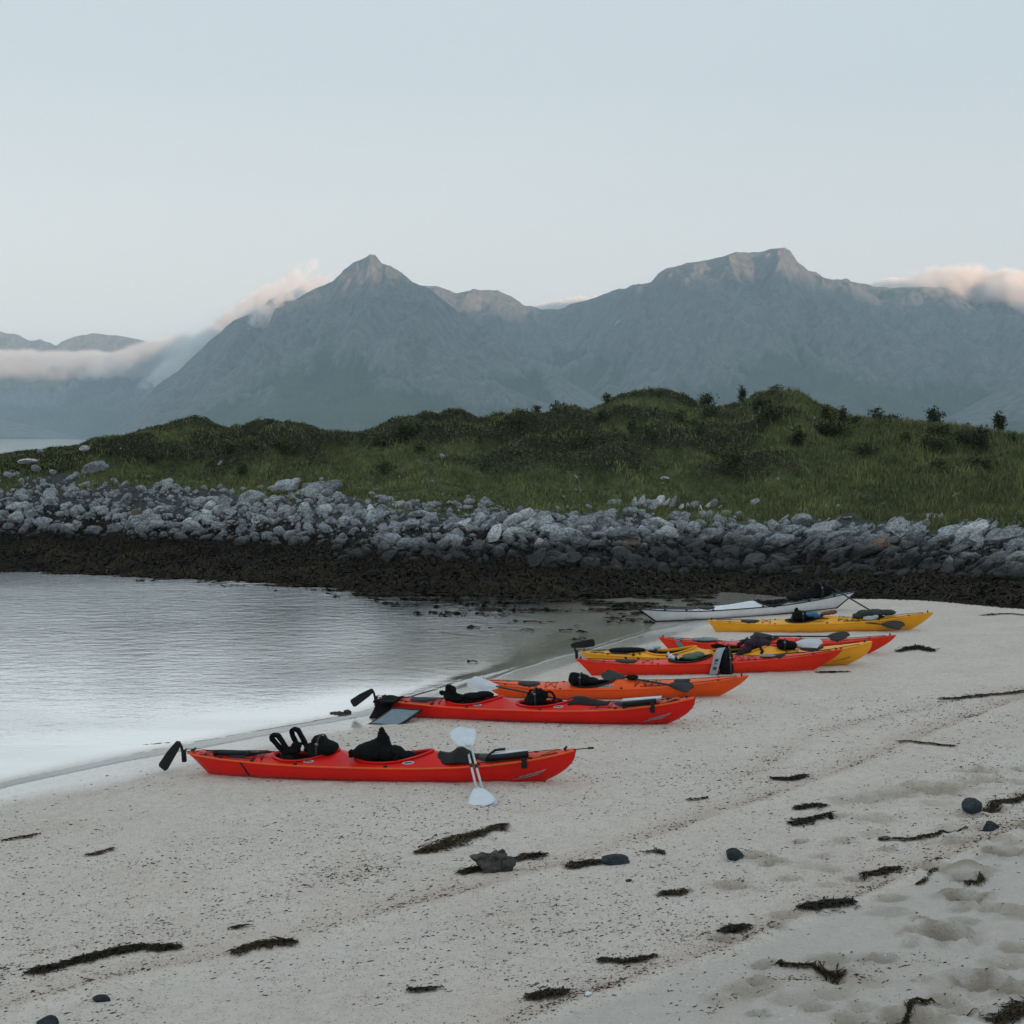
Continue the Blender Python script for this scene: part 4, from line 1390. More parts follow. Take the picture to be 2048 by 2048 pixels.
def build_kayak(name, sp, stern_px, bow_px, label, group='sea kayaks on the beach', heel=0.0, lift=0.0):
    k = Kayak(sp)
    mat_ = M[sp['mat']]
    trim = M[sp.get('trim', 'black')]
    P0, P1 = on_beach(*stern_px), on_beach(*bow_px)
    if 'p0z' in sp: P0[2] += sp['p0z']
    if 'p1z' in sp: P1[2] += sp['p1z']
    x0, x1 = float(k.xs(np.array(0.0))), float(k.xb(np.array(0.0)))
    ax = P1 - P0
    sc = np.linalg.norm(ax) / (x1 - x0)
    print('KAYAK', name, sp['mat'], 'scale %.3f' % sc, 'len %.2f' % (sp['L'] * sc), P0.round(2), P1.round(2))
    ax = ax / np.linalg.norm(ax)
    up = np.array([0, 0, 1.0])
    yv = np.cross(up, ax); yv /= np.linalg.norm(yv)
    zv = np.cross(ax, yv)
    Rm = Matrix(np.stack([ax, yv, zv], 1).tolist()).to_4x4() @ Matrix.Rotation(heel, 4, 'X')
    org = P0 - ax * x0 * sc + zv * (-.012 + lift)
    K = Matrix.Translation(Vector(org)) @ Rm @ Matrix.Scale(sc, 4)
    root = bpy.data.objects.new(name, None); COL.objects.link(root)
    root.matrix_world = K
    root.empty_display_size = .3
    tag(root, label, 'kayak', group)
    # hull shell
    nt_, nh = 150, 13
    t = (1 - np.cos(np.linspace(0, np.pi, nt_))) / 2 * .5 + np.linspace(0, 1, nt_) * .5
    th = np.linspace(0, 1, nh)
    T, H = np.meshgrid(t, th, indexing='ij')
    Xh, Yh, Zh = k.hull(T, H)
    Vr = np.stack([Xh, -Yh, Zh], -1)[:, ::-1]; Vl = np.stack([Xh, Yh, Zh], -1)[:, 1:]
    V = np.concatenate([Vr, Vl], 1)
    w = V.shape[1]
    Fh = [list(f) for f in grid_faces(nt_, w)] + [list(range(w))[::-1], [(nt_ - 1) * w + j for j in range(w)]]
    obj('hull', mesh('hull', V.reshape(-1, 3), Fh, mat_), root)
    # deck with cockpit openings
    nd, nq = 260, 41
    td = np.linspace(0, 1, nd); q = np.linspace(-1, 1, nq)
    T, Q = np.meshgrid(td, q, indexing='ij')
    Xd, Yd, Zd = k.deck(T, Q)
    V = np.stack([Xd, Yd, Zd + .002], -1).reshape(-1, 3)
    Fd = grid_faces(nd, nq)
    cen = V[Fd].mean(1)
    keep = np.ones(len(Fd), bool)
    for c in sp['cockpits']:
        xc, hl, hw = c['x'] * k.L, c['len'] / 2, c['w'] / 2
        e = (cen[:, 0] - xc) / hl
        ww = hw * (1 - .18 * e)
        keep &= e ** 2 + (cen[:, 1] / ww) ** 2 > .90
    obj('deck', mesh('deck', V, [list(f) for f in Fd[keep]], M[sp.get('deckmat', sp['mat'])]), root)
    # raised seam where deck and hull meet
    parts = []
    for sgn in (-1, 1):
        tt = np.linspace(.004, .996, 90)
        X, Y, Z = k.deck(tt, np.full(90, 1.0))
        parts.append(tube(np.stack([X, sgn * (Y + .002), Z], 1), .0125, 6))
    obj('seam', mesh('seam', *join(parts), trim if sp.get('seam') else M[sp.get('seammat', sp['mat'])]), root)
    # cockpits
    for c in sp['cockpits']:
        xc, hl, hw = c['x'] * k.L, c['len'] / 2, c['w'] / 2
        a = np.linspace(0, 2 * np.pi, 56, endpoint=False)
        ex = np.cos(a); wy = hw * (1 - .18 * ex) * np.sin(a)
        px = xc + hl * ex
        pz = np.array([k.dpt(x_, y_) for x_, y_ in zip(px, wy)])
        lift_ = c.get('rise', .02)
        rim = np.stack([px, wy, pz + lift_], 1)
        low = np.stack([xc + hl * .99 * ex, wy * .99, pz - .02], 1)
        lip = np.stack([xc + (hl + .028) * ex, wy * (1 + .028 / hw), pz + lift_ + .004], 1)
        Vc = np.concatenate([low, rim + [0, 0, .012], lip, np.stack([xc + (hl + .026) * ex, wy * (1 + .026 / hw), pz + lift_ - .010], 1), np.stack([xc + (hl + .004) * ex, wy * (1 + .004 / hw), pz + lift_ - .012], 1),
                             np.stack([xc + (hl + .006) * ex, wy * (1 + .006 / hw), pz - .03], 1)])
        Fc = [list(f) for f in grid_faces(6, 56, True)]
        co = obj('coaming', mesh('coaming', Vc, Fc, M[c.get('mat', sp['mat'])]), root)
        # black lining of the opening and the seat in it
        zf = k.sheer(np.array(c['x'])) - .16
        rows = [low, np.stack([xc + hl * .95 * ex, wy * .97, np.full(56, zf + .10)], 1), np.stack([xc + hl * .85 * ex, wy * .85, np.full(56, zf + .01)], 1), np.stack([xc + hl * .3 * ex, wy * .3, np.full(56, zf)], 1)]
        Vt = np.concatenate(rows)
        Ft = [list(f) for f in grid_faces(4, 56, True)] + [[3 * 56 + j for j in range(56)]]
        obj('cockpit_lining', mesh('cockpit_lining', Vt, Ft, M['black']), root)
        xs_ = xc - hl * .42
        V1 = boxm((xs_ + .12, 0, zf + .05), (.34, hw * 1.45, .06)); V2 = boxm((xs_ - .08, 0, zf + .16), (.045, hw * 1.2, .22), (0, -.25, 0))
        obj('seat', mesh('seat', *join([V1, V2]), M['black'], False), root)
    # hatch covers
    for hx_, hl, hw in sp.get('hatches', ()):
        def f(a, b, hx_=hx_, hl=hl, hw=hw):
            r = a; an = b * 2 * np.pi
            x = hx_ * k.L + hl * r * np.cos(an); y = hw * r * np.sin(an)
            z = np.vectorize(k.dpt)(x, y) + .022 * (1 - r ** 6) + .004
            z = np.where(r > .98, z - .012, z)
            return x, y, z
        V, Fs = patch_on(f, 7, 25)
        h_ = obj('hatch_cover', mesh('hatch_cover', V, Fs, M[sp.get('hatchmat', 'black')]), root)
    # deck lines along both edges, held by fittings
    for sgn in (-1, 1):
        for (a, b) in sp.get('lines', ((.05, .24), (.70, .95))):
            n_ = max(3, int((b - a) * 34))
            tt = np.linspace(a, b, n_)
            X, Y, Z = k.deck(tt, np.full(n_, sgn * .80))
            Z = Z + .012 + .010 * np.abs(np.sin(np.arange(n_) * 1.3))
            obj('deck_line', mesh('deck_line', *tube(np.stack([X, Y, Z], 1), .0055, 5), M['black']), root)
    for tt, qq in sp.get('fittings', ((.10, .88), (.19, .88), (.31, .93), (.55, .93), (.78, .9), (.9, .85))):
        for sgn in (-1, 1):
            X, Y, Z = [float(v) for v in k.deck(np.array(tt), np.array(sgn * qq))]
            obj('fitting', mesh('fitting', *join([boxm((X, Y, Z + .008), (.045, .022, .026), (.5 * -sgn, 0, 0)), boxm((X, Y + sgn * .012, Z - .004), (.028, .014, .03))]), M['black'], False), root)
    # elastic cords across the deck
    for (a, b) in sp.get('bungees', ()):
        qs = np.linspace(-.82, .82, 9)
        for (u_, v_) in ((a, b), (b, a), (a, a), (b, b)):
            X, Y, Z = k.deck(np.linspace(u_, v_, 9), qs)
            obj('bungee', mesh('bungee', *tube(np.stack([X, Y, Z + .014], 1), .005, 5), M['black']), root)
    # carrying toggles at both ends
    for tt in sp.get('toggles', (.02, .975)):
        X, Y, Z = [float(v) for v in k.deck(np.array(tt), np.array(0.0))]
        obj('toggle', mesh('toggle', *join([tube([(X, -.055, Z + .03), (X, .055, Z + .03)], .016, 8), tube([(X, 0, Z - .01), (X, 0, Z + .03)], .006, 6)]), M['black']), root)
    # oval stickers beside the cockpits
    for tt, qq in sp.get('ovals', ()):
        def f(a, b, tt=tt, qq=qq):
            r = a; an = b * 2 * np.pi
            T_ = tt + .0155 * r * np.cos(an); Q_ = -qq + .085 * r * np.sin(an)
            X, Y, Z = k.deck(T_, Q_)
            return X, Y - .0015, Z + .006
        V, Fs = patch_on(f, 4, 21)
        st = obj('sticker', mesh('sticker', V, Fs, M['silver']), root)
        def f2(a, b, tt=tt, qq=qq):
            X, Y, Z = k.deck(tt + (a - .5) * .017, -qq + (b - .5) * .05)
            return X, Y - .003, Z + .009
        obj('print', mesh('print', *patch_on(f2, 4, 3), M['dark_print']), st)
    # name lettering on the near side: a row of slanted strokes, too small to read
    for (side, t0, t1, h0, h1, sl_) in sp.get('letters', ()):
        n_ = 9
        Vl, Fl = [], []
        back = None
        def surf(tt, hh):
            if side == 'hull':
                X, Y, Z = k.hull(np.array(tt), np.array(hh)); return float(X), -float(Y) - .004, float(Z)
            X, Y, Z = k.deck(np.array(tt), np.array(-1 + hh)); return float(X), float(Y) - .002, float(Z) + .005
        if sp.get('lettermat', 'silver') == 'silver':
            Vb = [surf(t0 + (t1 - t0) * a + sl_ * b, h0 + (h1 - h0) * b + sp.get('tilt', 0) * a) for a in np.linspace(0, 1, 9) for b in (0, .5, 1)]
            back = obj('badge', mesh('badge', Vb, grid_faces(9, 3), M['silver']), root)
        for j in range(n_):
            a0 = (j + .18) / n_; a1 = (j + .62) / n_
            bs_ = [(.15, .9), (.15, .55), (.2, .9), (.1, .6), (.15, .9)][j % 5]
            q4 = [surf(t0 + (t1 - t0) * a + sl_ * b, h0 + (h1 - h0) * b + sp.get('tilt', 0) * a) for a, b in ((a0, bs_[0]), (a1, bs_[0]), (a1, bs_[1]), (a0, bs_[1]))]
            q4 = [(x, y - .003, z + .001) for x, y, z in q4]
            Fl.append([len(Vl) + i for i in range(4)]); Vl += q4
            a2 = (j + .92) / n_
            q4 = [surf(t0 + (t1 - t0) * a + sl_ * b, h0 + (h1 - h0) * b + sp.get('tilt', 0) * a) for a, b in ((a1, .4), (a2, .4), (a2, .58), (a1, .58))]
            q4 = [(x, y - .003, z + .001) for x, y, z in q4]
            Fl.append([len(Vl) + i for i in range(4)]); Vl += q4
        obj('lettering', mesh('lettering', Vl, Fl, M['dark_print'], False), back or root)
    # rudder
    if sp.get('rudder'):
        ang, fold = sp['rudder'], sp.get('fold', False)
        zt = k.sp['ts']
        rb_ = obj('rudder', mesh('rudder', *join([boxm((-.030, 0, zt - .07), (.05, .05, .16)), tube([(-.045, 0, zt - .02), (-.06, 0, zt + .06), (-.09, 0, zt + .12), (-.13, 0, zt + .115)], .020, 8),
                                                 tube([(-.02, -.07, zt + .01), (-.02, .07, zt + .01)], .010, 6)]), M['black']), root)
        pv = np.array([-.105, 0, zt + .10])
        out_ = np.array([(-.03, -.035), (.03, -.045), (.26, -.07), (.52, -.075), (.555, -.05), (.555, .05), (.50, .07), (.10, .055), (.0, .04)]) * np.array([sp.get('rlen', 1.0), 1])
        ca, sa = math.cos(ang), math.sin(ang)
        Vb = []
        for yy_, sh in ((-.010, .92), (-.006, 1), (.006, 1), (.010, .92)):
            for x_, z_ in out_:
                Vb.append((pv[0] + ca * x_ * sh - sa * z_ * sh, yy_, pv[2] + sa * x_ * sh + ca * z_ * sh))
        m_ = len(out_)
        Fb = [list(f) for f in grid_faces(4, m_, True)] + [list(range(m_))[::-1], [3 * m_ + j for j in range(m_)]]
        obj('blade', mesh('blade', Vb, Fb, M['black'], False), rb_)
        for sgn in (-1, 1):
            X, Y, Z = [float(v) for v in k.deck(np.array(.06), np.array(sgn * .5))]
            obj('rudder_cable', mesh('rudder_cable', *tube([(-.02, sgn * .065, zt + .01), (X * .5, sgn * .05, zt + .02), (X, Y, Z + .01)], .004, 5), M['black']), rb_)
    return k, K, root


def belt(o, x, m, half=.018, buckle=True):
    """webbing drawn tight round a bundle, in the plane at local x"""
    n = len(o.data.vertices)
    V = np.empty(n * 3, np.float32); o.data.vertices.foreach_get('co', V); V = V.reshape(-1, 3)
    x = V[:, 0].min() + (V[:, 0].max() - V[:, 0].min()) * x
    W = V[np.abs(V[:, 0] - x) < .035]
    if len(W) < 20: return
    c = W.mean(0)
    ang = np.arctan2(W[:, 2] - c[2], W[:, 1] - c[1]); rad = np.hypot(W[:, 2] - c[2], W[:, 1] - c[1])
    A = np.linspace(-np.pi, np.pi, 29)[:-1]
    r = np.array([rad[np.abs((ang - a + np.pi) % (2 * np.pi) - np.pi) < .28].max(initial=.03) for a in A]) + .005
    r = (np.roll(r, 1) + r + np.roll(r, -1)) / 3
    ring = lambda dx, dr: np.stack([np.full(28, x + dx), c[1] + (r + dr) * np.cos(A), c[2] + (r + dr) * np.sin(A)], 1)
    Vb = np.concatenate([ring(-half, -.004), ring(-half, .003), ring(half, .003), ring(half, -.004)])
    obj('strap', mesh('strap', Vb, grid_faces(4, 28, True), m), o)
    if buckle:
        k = 2 if r[2] > 0 else 3
        p = ring(0, .008)[26]
        obj('buckle', mesh('buckle', *boxm(p, (.04, .016, .028), (.5, 0, 0)), M['grey'], False), o)


def lump(name, K, balls, m, label, cat, voxel=.02, tubes=(), noise=.02, nsc=9.0, seed=1, flatten=None, group=None):
    """a soft bundle: many rounded volumes merged, then wrinkled"""
    parts = []
    for b in balls:
        c, r = np.array(b[:3]), np.array(b[3:6])
        V = ICO[3][0] * r
        if len(b) > 6:
            V = V @ np.array(Euler(b[6]).to_matrix()).T
        parts.append((V + c, ICO[3][1]))
    for path, r in tubes:
        P = np.array(path, float)
        tt = np.linspace(0, len(P) - 1, len(P) * 6)
        Q = np.stack([pch(tt, np.arange(len(P)), P[:, j]) for j in range(3)], 1)
        parts.append(tube(Q, r, 8))
    V, Fs = join(parts)
    me = mesh(name, V, Fs, m)
    o = bpy.data.objects.new(name, me); COL.objects.link(o)
    md = o.modifiers.new('r', 'REMESH'); md.mode = 'VOXEL'; md.voxel_size = voxel
    md2 = o.modifiers.new('s', 'SMOOTH'); md2.iterations = 2; md2.factor = .5
    dg = bpy.context.evaluated_depsgraph_get()
    me2 = bpy.data.meshes.new_from_object(o.evaluated_get(dg))
    o.modifiers.clear()
    o.data = me2
    n = len(me2.vertices)
    V = np.empty(n * 3, np.float32); me2.vertices.foreach_get('co', V); V = V.reshape(-1, 3)
    Nn = np.empty(n * 3, np.float32); me2.vertices.foreach_get('normal', Nn); Nn = Nn.reshape(-1, 3)
    d = noise * (1 - np.abs(perlin3(V * nsc + seed * 5.1)) * 2) + noise * .5 * perlin3(V * nsc * 2.3 + seed)
    V = V + Nn * d[:, None]
    me2.vertices.foreach_set('co', V.astype(np.float32).ravel())
    me2.polygons.foreach_set('use_smooth', np.ones(len(me2.polygons), bool))
    me2.update()
    o.name = name
    if isinstance(K, bpy.types.Object):      # a fixed part of a kayak
        o.parent = K
        return o
    o.matrix_world = K
    if name == 'life_vest':
        belt(o, .42, M['webbing'], .013)
    if name == 'dry_bag':
        belt(o, .8, M['webbing'])
    return tag(o, label, cat, group)


def blade_geo(L=.46, W=.20, asym=.06, spoon=.03, th=.012):
    """paddle blade in the xy plane, throat at x=0"""
    n, mm = 16, 9
    V = []
    for side in (1, -1):
        for i in range(n):
            f = i / (n - 1)
            w = W / 2 * (np.sin(np.pi * min(f * .62 + .04, 1)) ** .8) * (1 if f < .82 else math.sqrt(max(0, 1 - ((f - .82) / .185) ** 2)))
            w = max(w, .016)
            for j in range(mm):
                q = j / (mm - 1) * 2 - 1
                y = q * w + asym * f * (1 - f) * 1.2
                z = spoon * (f ** 2) - spoon * .8 * q * q * (f * (1 - f) * 2) + side * th / 2 * (1 - q * q * .95) + side * .008 * math.exp(-(q / .22) ** 2) * (1 - f)
                V.append((f * L + asym * .6 * q * f * f, y, z))
    Fs = [list(f) for f in grid_faces(n, mm)]
    o = n * mm
    Fs += [[a + o for a in f[::-1]] for f in [list(f) for f in grid_faces(n, mm)]]
    for i in range(n - 1):
        for j in (0, mm - 1):
            a, b = i * mm + j, (i + 1) * mm + j
            Fs.append([a, b, b + o, a + o])
    for i in (0, n - 1):
        for j in range(mm - 1):
            a, b = i * mm + j, i * mm + j + 1
            Fs.append([a, b, b + o, a + o])
    return np.array(V), Fs


def paddle(K, A, B, label, bm_, sm_, roll_a=0.0, roll_b=0.0, W=.20, bl=.46, rr=.0155, joint=True, bmb=None):
    """paddle from end A to end B (local points of K), blades at both ends"""
    A, B = np.array(A, float), np.array(B, float)
    root = bpy.data.objects.new('paddle', None); COL.objects.link(root)
    mid = (A + B) / 2
    root.matrix_world = K @ Matrix.Translation(Vector(mid))
    tag(root, label, 'paddle')
    d = (B - A); Ln = np.linalg.norm(d); d /= Ln
    a, b = A + d * bl - mid, B - d * bl - mid
    obj('shaft', mesh('shaft', *tube([a - d * .05, (a + b) / 2, b + d * .05], rr, 10), M[sm_]), root)
    if joint:
        obj('joint', mesh('joint', *tube([-d * .05, d * .05], rr * 1.25, 10), M['black'] if sm_ != 'carbon' else M['carbon']), root)
    for p, dv, rl, mt in ((a, -d, roll_a, bm_), (b, d, roll_b, bmb or bm_)):
        upv = np.array([0, 0, 1.0]); yv = np.cross(upv, dv); yv /= np.linalg.norm(yv); zv = np.cross(dv, yv)
        Rm = Matrix(np.stack([dv, yv, zv], 1).tolist()).to_4x4() @ Matrix.Rotation(rl, 4, 'X')
        V, Fs = blade_geo(bl, W)
        obj('blade', mesh('blade', V, Fs, M[mt]), root, Matrix.Translation(Vector(p)) @ Rm)
    return root


DOUBLE = dict(L=5.4, B=.68, ts=.315, rs=.33, ps=.85, tb=.45, rb=.50, pb=2.3, full=(.50, .58), wide=.50, round=3.0, dk=1.6,
              sheer=[(0, .30), (.12, .262), (.35, .235), (.6, .238), (.8, .275), (.92, .355), (1, .44)], keel=[(0, 0), (.9, 0), (1, .0)],
              crown=[(0, .012), (.06, .02), (.15, .045), (.24, .055), (.45, .05), (.70, .055), (.85, .05), (.96, .02), (1, .010)],
              humps=((.405, .085, .03, .085), (.645, .09, .045, .090)),
              cockpits=(dict(x=.325, len=.92, w=.44, rise=.016), dict(x=.555, len=1.02, w=.46, rise=.016)),
              hatches=((.155, .26, .17), (.80, .24, .17)), ovals=((.345, .74), (.605, .74)), lines=((.04, .20), (.70, .96)),
              bungees=((.055, .085), (.19, .215), (.72, .76)), letters=(('hull', .900, .945, .50, .66, .006),), tilt=.16)
SINGLE = dict(L=5.15, B=.58, ts=.36, rs=.50, ps=1.15, tb=.41, rb=.60, pb=1.35, full=(.66, .74), wide=.48, round=2.7, dk=1.5,
              sheer=[(0, .355), (.10, .29), (.3, .235), (.6, .24), (.8, .285), (.92, .35), (1, .405)], keel=[(0, .0), (.2, -.01), (.5, -.02), (.85, -.005), (1, 0)],
              crown=[(0, .008), (.12, .03), (.3, .03), (.42, .035), (.7, .05), (.88, .035), (1, .008)], humps=((.545, .10, .10, .075),),
              cockpits=(dict(x=.435, len=.82, w=.42, rise=.02, mat='black'),),
              hatches=((.195, .24, .17), (.76, .17, .13)), lines=((.04, .22), (.62, .96)), bungees=((.25, .29), (.60, .64), (.66, .69)))


def var(base, **kw):
    d = dict(base); d.update(kw); return d


K1 = build_kayak('kayak', var(DOUBLE, mat='red', seammat='seam_highlight', rudder=R(233), rlen=.80), (419, 1547), (1078, 1564), 'nearest red double kayak with white paddles across its front deck', heel=R(3))
K2 = build_kayak('kayak', var(DOUBLE, mat='red', seammat='seam_highlight', rudder=R(212), fold=True, rlen=.80), (793, 1431), (1330, 1448), 'second red double kayak with a black sheet hung over its stern', heel=R(2))
K3 = build_kayak('kayak', var(SINGLE, mat='orange', letters=(('deck', .462, .515, .20, .42, .006),), lettermat='silver', tilt=.0), (1008, 1395), (1434, 1393), 'orange single kayak with a black paddle lying on its front deck', heel=R(6))
K4 = build_kayak('kayak', var(SINGLE, mat='red2', rs=.32, ps=.9, ts=.34, sheer=[(0, .335), (.10, .275), (.3, .235), (.6, .24), (.8, .285), (.92, .35), (1, .405)]), (1184, 1350), (1623, 1341), 'scarlet single kayak with a pale banded black bag across its middle', heel=R(2))
K5 = build_kayak('kayak', var(DOUBLE, mat='yellow', rudder=R(8), rlen=.78, letters=(('hull', .905, .950, .54, .66, .006),), lettermat='dark', ovals=((.345, .74),)), (1192, 1333), (1689, 1330), 'yellow double kayak with a folded black rudder, behind the scarlet one', heel=R(4))
K6 = build_kayak('kayak', var(SINGLE, mat='red2', rs=.28, ts=.33, ps=.9), (1343, 1305), (1736, 1307), 'scarlet kayak with a turquoise strap, partly hidden by the yellow double', heel=R(2))
K7 = build_kayak('kayak', var(SINGLE, mat='yellow', rs=.20, ts=.30, ps=.8, rb=.55, tb=.42, letters=(('deck', .485, .53, .18, .36, .006),), lettermat='dark', tilt=0.0,
                              sheer=[(0, .295), (.10, .255), (.3, .23), (.6, .24), (.8, .285), (.92, .36), (1, .415)]), (1432, 1264), (1818, 1260), 'long yellow single kayak with a black paddle blade hanging on its side', heel=R(5))
K8 = build_kayak('kayak', var(SINGLE, mat='white', p0z=.04, p1z=.06, L=5.3, B=.46, rs=.42, ts=.31, ps=1.0, rb=.50, tb=.36, full=(.7,.75), sheer=[(0, .305), (.10, .25), (.3, .20), (.6, .205), (.8, .25), (.92, .31), (1, .355)], pb=1.0, seam=True, trim='black', letters=(),
                              cockpits=(dict(x=.60, len=.80, w=.42, rise=.02, mat='black'),), humps=((.52, .09, .10, .06),), hatches=((.30, .22, .16), (.82, .17, .12))), (1312, 1245), (1672, 1220),
                 'white kayak with black edges, farthest and half afloat', heel=R(6))
# black keel and end bands of the white kayak
k, K, root = K8
for a, b in ((0, .0), (1, 1)):
    zz_ = np.linspace(.0, k.sp['ts' if a == 0 else 'tb'] - .005, 14)
    xx_ = (k.xs(zz_) - .004) if a == 0 else (k.xb(zz_) + .004)
    obj('edge_band', mesh('edge_band', *tube(np.stack([xx_, 0 * zz_, zz_], 1), .020, 8), M['black']), root)
tt_ = np.linspace(0.0, 1.0, 60)
Xk, Yk, Zk = k.hull(tt_, np.full(60, .22))
obj('keel_band', mesh('keel_band', *join([tube(np.stack([Xk, -Yk - .002, Zk - .004], 1), .013, 6), tube(np.stack([Xk, Yk + .002, Zk - .004], 1), .013, 6)]), M['black']), root)
for tq in (.05, .2):
    pass
V, Fs = patch_on(lambda a, b: [v + o_ for v, o_ in zip(k.deck(.0 + .25 * a, -.5 + 1.0 * b), (0, 0, .006))], 20, 7)
obj('deck_band', mesh('deck_band', V, Fs, M['black']), root)
V, Fs = patch_on(lambda a, b: [v + o_ for v, o_ in zip(k.deck(.80 + .20 * a, -.5 + 1.0 * b), (0, 0, .006))], 20, 7)
obj('deck_band', mesh('deck_band', V, Fs, M['black']), root)

# ------------------------------------------------------------------ gear on the kayaks
def dz(k, x, y=0.0): return k.dpt(x, y)


def drape(name, K, f, n, m, mat_, label, cat, th=.012):
    """a sheet with thickness following a function of two parameters"""
    a, b = np.meshgrid(np.linspace(0, 1, n), np.linspace(0, 1, m), indexing='ij')
    V = np.stack(f(a, b), -1)
    du = np.gradient(V, axis=0); dv = np.gradient(V, axis=1)
    nn = np.cross(du, dv); nn /= np.linalg.norm(nn, axis=-1)[..., None] + 1e-9
    Vt = np.concatenate([(V + nn * th / 2).reshape(-1, 3), (V - nn * th / 2).reshape(-1, 3)])
    Fg = grid_faces(n, m); o = n * m
    Fs = [list(q) for q in Fg] + [[x + o for x in q[::-1]] for q in Fg.tolist()]
    bd_ = [i * m for i in range(n)] + [(n - 1) * m + j for j in range(1, m)] + [i * m + m - 1 for i in range(n - 2, -1, -1)] + [j for j in range(m - 2, 0, -1)]
    for p, q in zip(bd_, bd_[1:] + bd_[:1]):
        Fs.append([p, q, q + o, p + o])
    ob = obj(name, mesh(name, Vt, Fs, mat_), label=label, cat=cat)
    ob.matrix_world = K
    return ob


# --- nearest red double
k, K, root = K1
zd = lambda x, y=0.: k.dpt(x, y)
lump('spray_skirt', K, [(2.66, -.02, .36, .20, .19, .12), (2.78, .0, .41, .17, .14, .12), (2.84, 0, .49, .085, .09, .12), (2.83, 0, .60, .042, .05, .085), (2.96, -.02, .35, .18, .16, .09), (3.12, -.02, .32, .18, .11, .05), (2.48, -.02, .34, .05, .07, .07)],
     M['cloth'], 'tall black heap with a pointed top in the front cockpit of the nearest kayak', 'spray skirt', .018,
     [([(2.44, -.16, .33), (2.46, -.17, .40), (2.56, -.18, .36)], .03), ([(3.0, -.19, .44), (3.10, -.2, .36), (3.05, -.21, .30)], .022)], .016, 11, 1)
lump('life_vest', K, [(1.98, 0, .39, .16, .18, .13), (1.94, .0, .48, .085, .13, .08), (2.09, -.02, .39, .12, .16, .09), (1.91, -.02, .36, .10, .18, .09)], M['cloth'],
     'rounded black life vest standing behind the front cockpit of the nearest kayak', 'life vest', .018, (), .014, 10, 2)
lump('backrest', root, [(1.56, -.02, .36, .12, .12, .05), (1.62, 0, .42, .07, .07, .05), (1.78, .02, .37, .06, .08, .04)], M['cloth'], '', '', .011,
     [(sum([[(x, y0, z) for x, z in ((1.52, .33), (1.44, .41), (1.37, .49), (1.325, .55), (1.35, .59), (1.41, .585), (1.455, .53), (1.51, .44), (1.56, .36))]], []), .026) for y0 in (-.13, -.09)]
     + [(sum([[(x, y0, z) for x, z in ((1.62, .36), (1.585, .45), (1.545, .54), (1.535, .59), (1.57, .625), (1.625, .61), (1.665, .54), (1.71, .45), (1.75, .36))]], []), .026) for y0 in (.05, .09)]
     + [([(1.74, .04, .36), (1.80, .05, .43), (1.84, .04, .36)], .024)], .004, 16, 3)
o = obj('bilge_pump', None, label='black tube strapped flat along the rear deck of the nearest kayak', cat='bilge pump')
o.matrix_world = K
z0 = zd(.62, -.08) + .035
obj('barrel', mesh('barrel', *tube([(.50, -.08, z0), (.95, -.08, z0 - .005)], [.032, .032], 12), M['black']), o)
obj('handle', mesh('handle', *join([tube([(.95, -.08, z0 - .005), (1.05, -.08, z0), (1.28, -.06, zd(1.28, -.06) + .05)], [.018, .016, .014], 8), tube([(.93, -.08, z0 - .005), (.985, -.08, z0 - .005)], .040, 10)]), M['black']), o)
obj('cap', mesh('cap', *tube([(.46, -.08, z0), (.51, -.08, z0)], .036, 12), M['black']), o)
# loose strap hanging down the hull near the stern
tq = .098
Xa, Ya, Za = k.hull(np.full(7, .155), np.linspace(1, .52, 7))
Vst = np.concatenate([np.stack([Xa - .016 + .008 * np.sin(np.arange(7)), -Ya - .006, Za], 1), np.stack([Xa + .016 + .008 * np.sin(np.arange(7)), -Ya - .006, Za], 1)])
o = obj('strap', mesh('strap', Vst, grid_faces(2, 7), M['black']), parent=root)
V = [(3.52, -.30, zd(3.52, -.26) + .012), (3.66, -.24, zd(3.66, -.2) + .03), (3.86, -.17, .44), (3.98, -.10, .455), (4.10, 0, zd(4.1, 0) + .03), (4.34, .08, zd(4.34, 0) + .02)]


def netf(a, b):
    x = 3.60 + .52 * a
    y = -.27 + .46 * b
    base_ = np.vectorize(k.dpt)(x, np.clip(y, -.28, .28)) + .012
    pk = np.exp(-((x - 3.90) / .13) ** 2 - ((y + .05) / .20) ** 2)
    return x, y * (1 - .55 * np.abs(a - .5)), base_ + .13 * pk + .006 * np.sin(x * 60) * np.sin(y * 50)


drape('deck_net', K, netf, 26, 16, M['net'], 'black mesh bag under the white paddles on the nearest kayak', 'deck bag', .01)
paddle(K, (3.74, .60, .52), (4.52, -1.34, .085), 'white bladed paddle leaning over the nearest kayak, its blade on the sand', 'blade', 'shaft', R(-6), R(10), .34, .50)
paddle(K, (3.81, .56, .515), (4.58, -1.29, .08), 'second white bladed paddle lying right along the first on the nearest kayak', 'blade', 'shaft', R(-22), R(-4), .26, .46)
fl = obj('paddle_float', None, label='black roll with a white top strapped across the front deck of the nearest kayak', cat='paddle float')
fl.matrix_world = K
obj('roll', mesh('roll', *join([tube([(4.30, -.13, zd(4.3, -.13) + .035), (4.50, -.125, zd(4.5, -.12) + .04), (4.80, -.10, zd(4.8, -.1) + .045)], .042, 10)]), M['black']), fl)
obj('pad', mesh('pad', *boxm((4.55, -.04, zd(4.55, -.04) + .055), (.46, .12, .022), (0, R(-4), R(4))), M['blade']), fl)
obj('handle', mesh('handle', *tube([(4.26, -.17, zd(4.26, -.17) + .02), (4.29, -.13, zd(4.3, -.13) + .07), (4.36, -.05, zd(4.36, -.05) + .10), (4.48, 0, zd(4.48, 0) + .09)], .017, 8), M['black']), fl)
